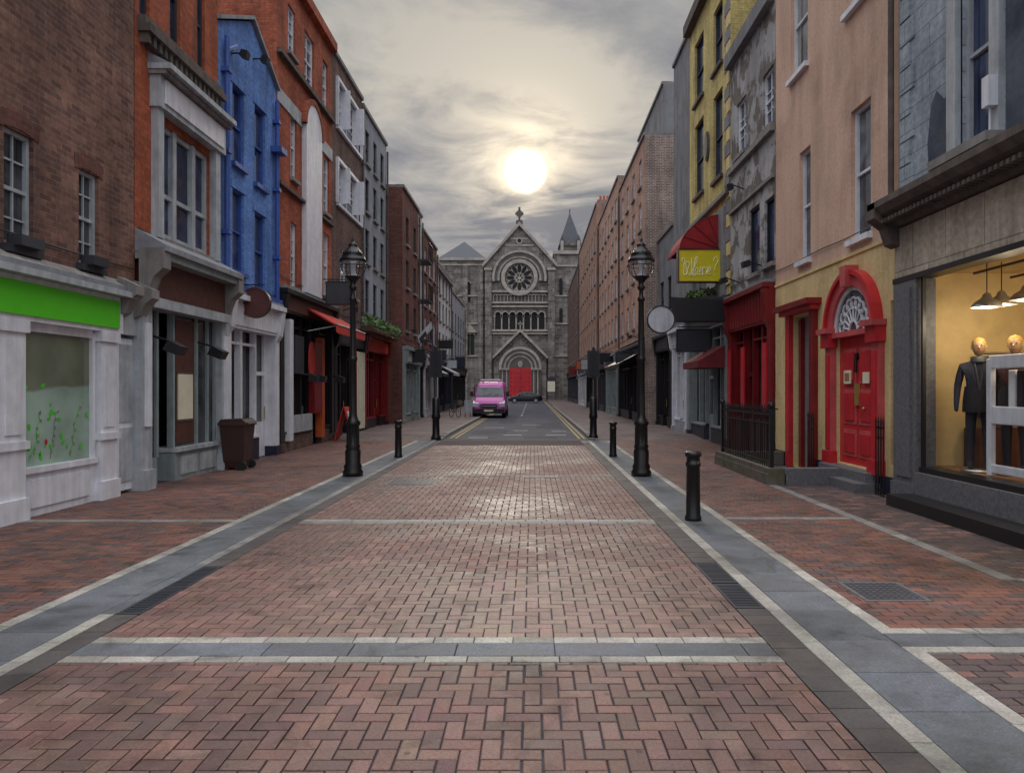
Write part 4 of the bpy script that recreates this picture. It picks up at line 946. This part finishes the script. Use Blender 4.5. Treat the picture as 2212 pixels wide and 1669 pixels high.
stripY(-3.24,XL,-1,5.75,.4,GD); stripY(-3.24,XL,7.3,25,.3,GD); stripY(-3.36,-3.24,5.75,7.4,.4,GG)
stripY(-3.84,-3.36,-1,25,.62,GG); stripY(-3.96,-3.84,-1,25,.32,GW)
stripY(XR,1.86,-1,5.9,.25,GD); stripY(XR,1.86,7.45,25,.25,GD); stripY(1.86,1.99,-1,25,.36,GW); stripY(1.99,2.5,-1,25,.62,GG); stripY(2.5,2.62,-1,4.92,.34,GW); stripY(2.5,2.62,5.42,25,.34,GW)
for (y0,y1,c,ln) in ((4.74,4.85,GW,.3),(4.85,5.1,GG,.62),(5.1,5.22,GW,.3)): stripX(XL,XR,y0,y1,ln,c,.006,.3)
stripX(XL,XR,9.62,9.78,.32,GLm); stripX(XL,XR,9.78,9.92,.32,GW); stripX(XL,XR,14.85,15.0,.3,GLm); stripX(XL,XR,18.85,18.97,.3,GLm)
stripX(-6.9,-3.96,9.75,9.93,.35,GLm); stripX(2.62,4.3,9.95,10.1,.35,GLm)
for (y0,y1,c,ln) in ((4.92,5.03,GW,.34),(5.03,5.3,GG,.62),(5.3,5.42,GW,.34)): stripX(2.5,6.2,y0,y1,ln,c)
stripY(4.3,4.46,6.8,13.5,.34,GLm); stripX(4.46,5.9,6.7,6.84,.34,GLm)
P.done('granite_strips','gran')
def drain(x0,x1,y0,y1,n,along=True):
    e=empty('drain_grate'); G=MB('grate',e)
    G.box(x0,x1,y0,y1,-.011,-.008,'dark')
    for q in ((x0,x1,y0,y0+.03),(x0,x1,y1-.03,y1),(x0,x0+.02,y0+.03,y1-.03),(x1-.02,x1,y0+.03,y1-.03)): G.box(*q,-.011,.004,'char')
    for i in range(n): y=y0+.03+(y1-y0-.06)*(i+.5)/n; G.box(x0+.02,x1-.02,y-.011,y+.011,-.011,.003,'char')
    G.done()
drain(-3.24,XL,5.76,6.5,14); drain(-3.24,XL,6.53,7.28,14); drain(XR,1.86,5.92,6.65,14); drain(XR,1.86,6.7,7.43,14)
for nm,q in (('manhole_cover',(-2.7,-1.8,13.5,14.3)),('manhole_cover',(2.75,3.3,6.1,6.7)),('manhole_cover',(-.2,.5,14.6,14.84))):
    e=empty(nm); G=MB('plate',e); G.box(q[0],q[1],q[2],q[3],0,.0085,'granD'); G.box(q[0]+.04,q[1]-.04,q[2]+.04,q[3]-.04,.0085,.011,'char')
    nx_=8
    for i in range(nx_):
        for j in range(nx_):
            x_=q[0]+.07+(q[1]-q[0]-.14)*i/(nx_-1); y_=q[2]+.07+(q[3]-q[2]-.14)*j/(nx_-1); G.box(x_-.015,x_+.015,y_-.008,y_+.008,.011,.013,'granD')
    G.done()

# ================================================================== STREET FURNITURE
def lamp(x,y):
    e=empty('street_lamp'); G=MB('column',e)
    G.lathe(x,y,[(.0,0),(.2,0),(.2,.1),(.17,.14),(.18,.2),(.15,.26),(.155,.5),(.13,.56),(.15,.6),(.12,.66),(.115,1.0),(.14,1.03),(.15,1.08),(.11,1.13),(.085,1.2),(.075,1.25),
        (.07,2.3),(.09,2.33),(.09,2.37),(.062,2.42),(.05,3.5),(.075,3.53),(.075,3.57),(.045,3.62),(.04,3.72),(.07,3.76),(.08,3.8),(.05,3.84),(.06,3.9),(.12,3.96),(.14,3.99)],'iron',24)
    for i in range(12):
        an=2*PI*i/12; G.tube((x+.12*math.cos(an),y+.12*math.sin(an),.66),(x+.116*math.cos(an),y+.116*math.sin(an),1.0),.012,'iron',5)
        G.tube((x+.072*math.cos(an),y+.072*math.sin(an),1.25),(x+.05*math.cos(an),y+.05*math.sin(an),3.5),.008,'iron',4)
    for i in range(8):
        an=2*PI*i/8; p=None
        for k in range(9):
            t_=-PI*.42+PI*.5*k/8+.15; q=(x+.255*math.cos(t_)*math.cos(an),y+.255*math.cos(t_)*math.sin(an),4.2+.25*math.sin(t_))
            if p: G.tube(p,q,.007,'iron',5)
            p=q
        G.tube((x+.2*math.cos(an),y+.2*math.sin(an),4.46),(x+.23*math.cos(an),y+.23*math.sin(an),4.53),.014,'iron',5,.003)
    G.hoop((x,y,4.22),.257,.009,'iron'); G.hoop((x,y,4.0),.15,.015,'iron')
    G.lathe(x,y,[(.262,4.3),(.275,4.33),(.25,4.37),(.2,4.44),(.215,4.46),(.17,4.5),(.11,4.58),(.085,4.62),(.1,4.64),(.05,4.68),(.025,4.72),(.035,4.75),(.015,4.78),(.001,4.84)],'iron',24)
    G.lathe(x,y,[(.001,4.33),(.22,4.32),(.24,4.3)],'white',20)
    G.lathe(x,y,[(.12,4.0),(.13,4.02),(.06,4.06),(.05,4.3)],'white',12)
    G.done()
    H=MB('glass_globe',e); H.lathe(x,y,[(.13,3.99),(.2,4.05),(.235,4.13),(.25,4.2),(.247,4.28),(.235,4.34)],'globe',28); H.done()
lamp(-3.61,14.9); lamp(2.19,14.9)
def bollard(x,y,h=.92,sc=1.):
    e=empty('bollard'); G=MB('post',e); s=sc
    G.lathe(x,y,[(0,0),(.11*s,0),(.11*s,.05),(.095*s,.08),(.088*s,h-.2),(.1*s,h-.19),(.1*s,h-.15),(.088*s,h-.14),(.088*s,h-.07),(.108*s,h-.06),(.11*s,h-.02),(.09*s,h),(.001,h+.01)],'iron',24); G.done()
bollard(2.14,9.86); bollard(2.08,19.1,.9,.95); bollard(-3.42,18.9,.95,.95)
def signpost(x,y,w):
    e=empty('parking_sign_post'); G=MB('post',e)
    G.lathe(x,y,[(0,0),(.17,0),(.17,.1),(.13,.15),(.12,.7),(.15,.75),(.15,.85),(.13,.9),(.13,1.4),(.09,1.45),(.04,1.5),(.038,3.2),(.001,3.24)],'iron',16)
    G.box(x-w/2,x+w/2,y-.06,y+.02,2.15,3.1,'char'); G.box(x-w/2+.03,x+w/2-.03,y-.068,y-.06,2.2,3.05,'black'); G.box(x-.04,x+.04,y-.1,y-.07,2.2,3.2,'iron'); G.done()
signpost(2.14,26,.42); signpost(-3.32,25.5,.42)
e=empty('direction_sign_post'); G=MB('post',e); G.tube((-3.55,27.5,0),(-3.75,27.5,4.4),.035,'char'); G.prism([(-4.25,3.7),(-3.75,4.25),(-3.7,4.0),(-4.2,3.45)],27.45,27.5,'whiteg'); G.prism([(-4.2,3.62),(-3.95,3.9),(-3.9,3.75),(-4.15,3.5)],27.43,27.449,'black'); G.box(-3.7,-3.2,27.45,27.5,2.8,3.2,'black'); G.done()
for (s,aa,Y,o0,o1,z0,z1,m_) in ((-1,6.15,37,.2,.75,3.1,3.7,'black'),(-1,6.4,45,.2,.9,3.4,3.9,'char'),(-1,6.6,50,.2,1.2,4.5,5.0,'black'),(-1,6.6,55,.2,1.0,3.3,3.9,'whiteg'),(-1,6.6,62,.2,.9,3.5,4.4,'navy'),
    (1,5.22,47,.2,1.0,3.5,4.0,'black'),(1,5.3,38,.1,1.0,3.1,3.6,'char'),(1,5.22,54,.2,.9,3.6,4.1,'brownp'),(1,5.05,62,.2,1.,3.4,4.2,'whiteg'),(1,5.05,70,.2,.9,3.6,4.4,'orangep'),(1,5.05,82,.2,1.,3.4,4.2,'pub')):
    hang('shop_hanging_sign',s,aa,Y,o0,o1,z0,z1,m_)
for (s,aa,y0_,y1_,z,m_) in ((-1,6.6,52,56,3.4,'whiteg'),(-1,6.4,44,47,3.2,'navy'),(1,5.3,36,43,3.5,'black'),(1,5.05,64,67,3.3,'navy')):
    e=empty('shop_awning'); G=MB('canopy',e,lambda o,u,z_,s=s,aa=aa:(s*(aa-o),u,z_)); G.prism([(.15,z),(1.1,z-.5),(1.1,z-.7),(1.07,z-.7),(1.07,z-.53),(.15,z-.05)],y0_,y1_,m_); G.done()
for (s,aa,Y,z) in ((1,5.9,19.0,4.9),(1,5.9,21.2,4.8),(-1,6.9,27,4.6),(-1,6.15,36,4.5),(1,5.3,37,4.3),(1,5.9,20.6,7.3)):
    e=empty('wall_floodlight'); G=MB('fixture',e,lambda o,u,z_,s=s,aa=aa:(s*(aa-o),u,z_)); G.tube((0,Y,z),(.4,Y,z+.15),.018,'black'); G.prism([(.32,z-.0),(.5,z-.05),(.53,z+.1),(.36,z+.14)],Y-.12,Y+.12,'black'); G.done()
e=empty('wheelie_bin'); G=MB('bin_body',e); x,y=-6.45,16.2
def sec(hw,hd,z,cx_=0,cy_=0): return [(x+cx_-hw,y+cy_-hd,z),(x+cx_+hw,y+cy_-hd,z),(x+cx_+hw,y+cy_+hd,z),(x+cx_-hw,y+cy_+hd,z)]
G.loft([sec(.2,.2,.06),sec(.22,.23,.2),sec(.27,.3,.95),sec(.275,.305,.96)],'binb'); 
for k in range(len(G.sm)): G.sm[k]=False
G.box(x-.3,x+.3,y-.33,y+.33,.96,1.03,'binb'); G.prism([(x-.29,1.03),(x+.29,1.03),(x+.2,1.1),(x-.24,1.09)],y-.3,y+.3,'binb'); G.tube((x+.31,y-.25,1.0),(x+.31,y+.25,1.0),.02,'binb')
G.tube((x+.2,y-.3,.1),(x+.2,y-.24,.1),.1,'tyre',16); G.tube((x+.2,y+.24,.1),(x+.2,y+.3,.1),.1,'tyre',16); G.box(x-.2,x-.12,y-.22,y+.22,0,.06,'binb'); G.done(.012)
e=empty('pavement_sign_board'); G=MB('a_frame',e); x,y=-6.35,25.2
for q in (-1,1):
    G.add([(x+q*.3,y-.3,0),(x+q*.3,y+.3,0),(x,y+.3,1.15),(x,y-.3,1.15),(x+q*.33,y-.3,0),(x+q*.33,y+.3,0),(x+q*.03,y+.3,1.15),(x+q*.03,y-.3,1.15)],[(0,1,2,3),(4,5,6,7),(0,1,5,4),(0,3,7,4),(1,2,6,5),(3,2,6,7)],'awn')
    G.add([(x+q*.335-q*.04,y-.22,.15),(x+q*.335-q*.04,y+.22,.15),(x+q*.04+q*.05,y+.22,1.0),(x+q*.04+q*.05,y-.22,1.0)],[(0,1,2,3)],'white')
G.done()
def rsec(y,hw0,hw1,z0,z1,r=.12):
    pts=[]; 
    for (cx_,cz_,hw,a0) in ((1,0,hw0,-PI/2),(1,1,hw1,0),(-1,1,hw1,PI/2),(-1,0,hw0,PI)):
        for k in range(4):
            t_=a0+PI/2*k/3; zc=(z0+r) if cz_==0 else (z1-r); pts.append((cx_*(hw-r)+r*math.cos(t_),y,zc+r*math.sin(t_)))
    return pts
e=empty('pink_van'); G=MB('body',e)
G.loft([rsec(.0,.86,.8,.32,.82,.1),rsec(.06,.93,.88,.28,.95,.12),rsec(.25,.97,.93,.27,1.1,.14),rsec(.85,.98,.93,.27,1.27,.14),rsec(1.45,.98,.83,.27,1.92,.16),rsec(1.75,.98,.82,.27,2.12,.16),rsec(2.3,.98,.83,.27,2.2,.18),rsec(5.1,.98,.83,.3,2.22,.18),rsec(5.2,.94,.8,.35,2.15,.16)],'mag')
G.poly([(-.84,.85,1.29),(.84,.85,1.29),(.74,1.5,1.97),(-.74,1.5,1.97)],'glass')
G.add([(-.86,.8,1.275),(.86,.8,1.275),(.85,.9,1.36),(-.85,.9,1.36)],[(0,1,2,3)],'black')
G.box(-.94,.94,-.08,.1,.3,.56,'black'); G.box(-.5,.5,-.05,.05,.62,.86,'black'); G.box(-.45,.45,-.065,-.05,.72,.75,'metal'); G.box(-.28,.28,-.1,-.08,.4,.51,'cream2')
for q in (-1,1):
    G.prismf([(-.02,.68),(-.04,.9),(.3,1.06),(.3,.85)],q*.62,q*.95,'head')
    G.box(q*.98,q*1.0,1.2,2.2,1.3,1.9,'glass'); G.box(q*1.02,q*1.2,1.0,1.1,1.3,1.6,'black'); G.box(q*.97,q*1.05,1.03,1.08,1.35,1.4,'black')
    for yy in (.75,4.1): G.tube((q*.76,yy,.34),(q*.99,yy,.34),.34,'tyre',20); G.tube((q*.98,yy,.34),(q*1.0,yy,.34),.2,'metal',16); G.hoop((q*.985,yy,.34),.37,.035,'black',(1,0,0),16)
    G.tube((q*.5,1.9,2.3),(q*.5,4.8,2.3),.03,'white')
for yy in (2.0,3.2,4.4): G.tube((-.62,yy,2.32),(.62,yy,2.32),.035,'white')
G.tube((-.4,.83,1.3),(.1,1.0,1.48),.01,'black',4); G.tube((.2,.83,1.3),(.6,1.0,1.48),.01,'black',4)
G.done(); e.location=(-2.62,44.5,0)
def car(name,loc,rot,paint):
    e=empty(name); G=MB('body',e)
    def s2(x,hw,z0,z1,r=.1): return [(x,p[0],p[2]) for p in rsec(0,hw,hw*.93,z0,z1,r)]
    G.loft([s2(-2.15,.7,.35,.6,.08),s2(-2.1,.8,.25,.72,.1),s2(-1.6,.87,.2,.86,.12),s2(-.9,.88,.2,.95,.12),s2(.9,.88,.2,.98,.12),s2(1.7,.87,.22,.98,.12),s2(2.08,.8,.3,.9,.1),s2(2.14,.72,.38,.8,.08)],paint)
    G.loft([[(x,p[0],p[2]) for p in rsec(0,h0,h1,.9,z,.05)] for x,h0,h1,z in ((-1.15,.8,.76,1.0),(-.45,.8,.66,1.36),(.1,.8,.64,1.42),(.8,.8,.64,1.38),(1.75,.8,.72,1.0))],'glass')
    G.loft([[(x,p[0],p[2]) for p in rsec(0,h1,h1,z-.06,z,.03)] for x,h1,z in ((-.5,.66,1.36),(.1,.65,1.44),(.85,.65,1.39))],paint)
    for q in (-1,1):
        for xx in (-1.35,1.3): G.tube((xx,q*.7,.31),(xx,q*.9,.31),.31,'tyre',20); G.tube((xx,q*.89,.31),(xx,q*.91,.31),.2,'metal',14)
        G.box(-2.12,-1.95,q*.5,q*.78,.62,.74,'head'); G.box(2.0,2.13,q*.5,q*.78,.7,.86,'redp'); G.box(-.8,-.65,q*.9,q*1.02,.95,1.08,paint); G.box(.15,.2,q*.7,q*.81,.95,1.36,paint)
    G.done(); e.location=loc; e.rotation_euler=(0,0,rot)
car('black_car',(-.87,93,0),0,'carblk'); car('dark_car',(-4.6,78,0),PI/2,'carblk'); car('silver_car',(-10.5,84,0),PI,'carsil')
e=empty('bicycle'); G=MB('frame',e)
for yy in (0,1.05): G.hoop((0,yy,.34),.33,.02,'tyre',(1,0,0),20); 
for yy in (0,1.05):
    for i in range(8): an=PI*i/4; G.tube((0,yy,.34),(0,yy+.32*math.cos(an),.34+.32*math.sin(an)),.003,'metal',4)
for p,q in (((0,0,.34),(0,.15,.9)),((0,.15,.8),(0,.62,.85)),((0,.17,.72),(0,.55,.3)),((0,.55,.3),(0,.68,.95)),((0,.55,.3),(0,1.05,.34)),((0,1.05,.34),(0,.64,.8)),((-.25,.1,.98),(.25,.1,.98)),((0,.15,.9),(0,.1,.98))): G.tube(p,q,.017,'char',6)
G.box(-.07,.07,.6,.85,.95,1.0,'black'); G.box(-.15,.15,-.25,.05,.75,1.0,'stoneD'); G.hoop((.03,.55,.3),.09,.012,'metal',(1,0,0),12); G.done(); e.location=(-4.25,42.5,.1); e.rotation_euler=(0,0,.5)
e=empty('white_notice_stand'); G=MB('panel',e); G.box(-4.0,-3.6,43.5,43.56,.35,1.1,'whiteg'); G.tube((-3.95,43.55,.1),(-3.95,43.55,.4),.02,'char'); G.tube((-3.65,43.55,.1),(-3.65,43.55,.4),.02,'char'); G.done()

# ================================================================== SKY / LIGHT
el=math.atan((840-372)/1600.); az=math.atan((1135-1150)/1600.)
sd=Vector((math.sin(az)*math.cos(el),math.cos(az)*math.cos(el),math.sin(el)))
w=bpy.data.worlds.new('World'); bpy.context.scene.world=w; w.use_nodes=True; nt=w.node_tree; N=nt.nodes; LK=nt.links
for n_ in list(N): N.remove(n_)
class W(NT):
    def __init__(s): s.t=nt; s.n=N; s.l=LK
t=W(); out=t.new('ShaderNodeOutputWorld')
tc=t.new('ShaderNodeTexCoord').outputs['Generated']; sp=t.new('ShaderNodeSeparateXYZ'); t.link(tc,sp.inputs[0])
zc=t.math('MAXIMUM',sp.outputs[2],0); den=t.math('ADD',zc,.16)
cb=t.new('ShaderNodeCombineXYZ'); t.link(t.math('DIVIDE',sp.outputs[0],den),cb.inputs[0]); t.link(t.math('MULTIPLY',t.math('DIVIDE',sp.outputs[1],den),1.25),cb.inputs[1]); cb.inputs[2].default_value=3.7
n1=t.noise(cb.outputs[0],.8,9,.56,.5); n2=t.noise(cb.outputs[0],3.2,9,.62,.5)
nn=t.math('ADD',t.math('MULTIPLY',n1,.6),t.math('MULTIPLY',n2,.4))
r=t.new('ShaderNodeValToRGB'); t.link(nn,r.inputs[0]); el_=r.color_ramp.elements
el_[0].position=.4; el_[0].color=(.205,.215,.24,1); el_[1].position=.6; el_[1].color=(.46,.44,.40,1); q=el_.new(.5); q.color=(.31,.312,.32,1)
hz=t.mapr(zc,.1,.38,0,1)
tint=t.mix('MIX',hz,(.60,.68,.84,1),(1.04,1.04,1.05,1))
dt=t.new('ShaderNodeVectorMath',operation='DOT_PRODUCT'); t.link(tc,dt.inputs[0]); dt.inputs[1].default_value=sd
d=t.math('MAXIMUM',dt.outputs['Value'],0)
ns=t.mapr(nn,.42,.57,.1,1.8)
g1=t.math('MULTIPLY',t.math('MULTIPLY',t.math('POWER',d,50.),.16),ns); g2=t.math('MULTIPLY',t.math('MULTIPLY',t.math('POWER',d,450.),.5),ns); g3=t.math('MULTIPLY',t.math('POWER',d,2200.),.8)
disc=t.math('MULTIPLY',t.mapr(d,math.cos(math.radians(1.75)),math.cos(math.radians(.55)),0,1,True),1.7)
gl=t.math('ADD',t.math('ADD',g1,g2),g3)
col=t.mix('MULTIPLY',1.,r.outputs[0],tint)
gc=t.mix('MULTIPLY',1.,(1,.80,.50,1),t.gray(gl)); col=t.mix('ADD',1.,col,gc); col=t.mix('ADD',1.,col,t.mix('MULTIPLY',1.,(1,.93,.75,1),t.gray(disc)))
sky_fill=t.math('ADD',t.mapr(zc,.5,.9,1.,6.2),t.mapr(sp.outputs[1],-.1,-.7,0.,1.9))  # added sky brightness overhead and behind the camera, put in to light the facades
col=t.mix('MULTIPLY',1.,col,t.gray(sky_fill))
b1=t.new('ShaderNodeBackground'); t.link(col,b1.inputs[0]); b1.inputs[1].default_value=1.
sk=t.new('ShaderNodeTexSky'); sk.sky_type='NISHITA'; sk.sun_disc=False; sk.sun_elevation=el; sk.sun_rotation=az; b2=t.new('ShaderNodeBackground'); t.link(sk.outputs[0],b2.inputs[0]); b2.inputs[1].default_value=.05
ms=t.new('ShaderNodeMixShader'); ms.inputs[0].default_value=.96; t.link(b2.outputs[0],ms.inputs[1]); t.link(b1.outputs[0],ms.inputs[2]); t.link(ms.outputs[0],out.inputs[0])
s_=bpy.data.lights.new('sun','SUN'); s_.energy=.6; s_.angle=math.radians(12); s_.color=(1,.9,.75); so=bpy.data.objects.new('sun',s_); bpy.context.collection.objects.link(so)
so.rotation_euler=(-sd).to_track_quat('-Z','Y').to_euler()

cam=bpy.data.cameras.new('camera'); co=bpy.data.objects.new('camera',cam); bpy.context.collection.objects.link(co)
co.location=(0,0,CH); co.rotation_euler=(PI/2,0,0); cam.lens=1600/2212*36; cam.sensor_width=36; cam.shift_x=-.0199; cam.shift_y=.0025; cam.clip_end=3000; cam.clip_start=.05
sc=bpy.context.scene; sc.camera=co; sc.view_settings.view_transform='Standard'; sc.view_settings.look='None'; sc.view_settings.exposure=0
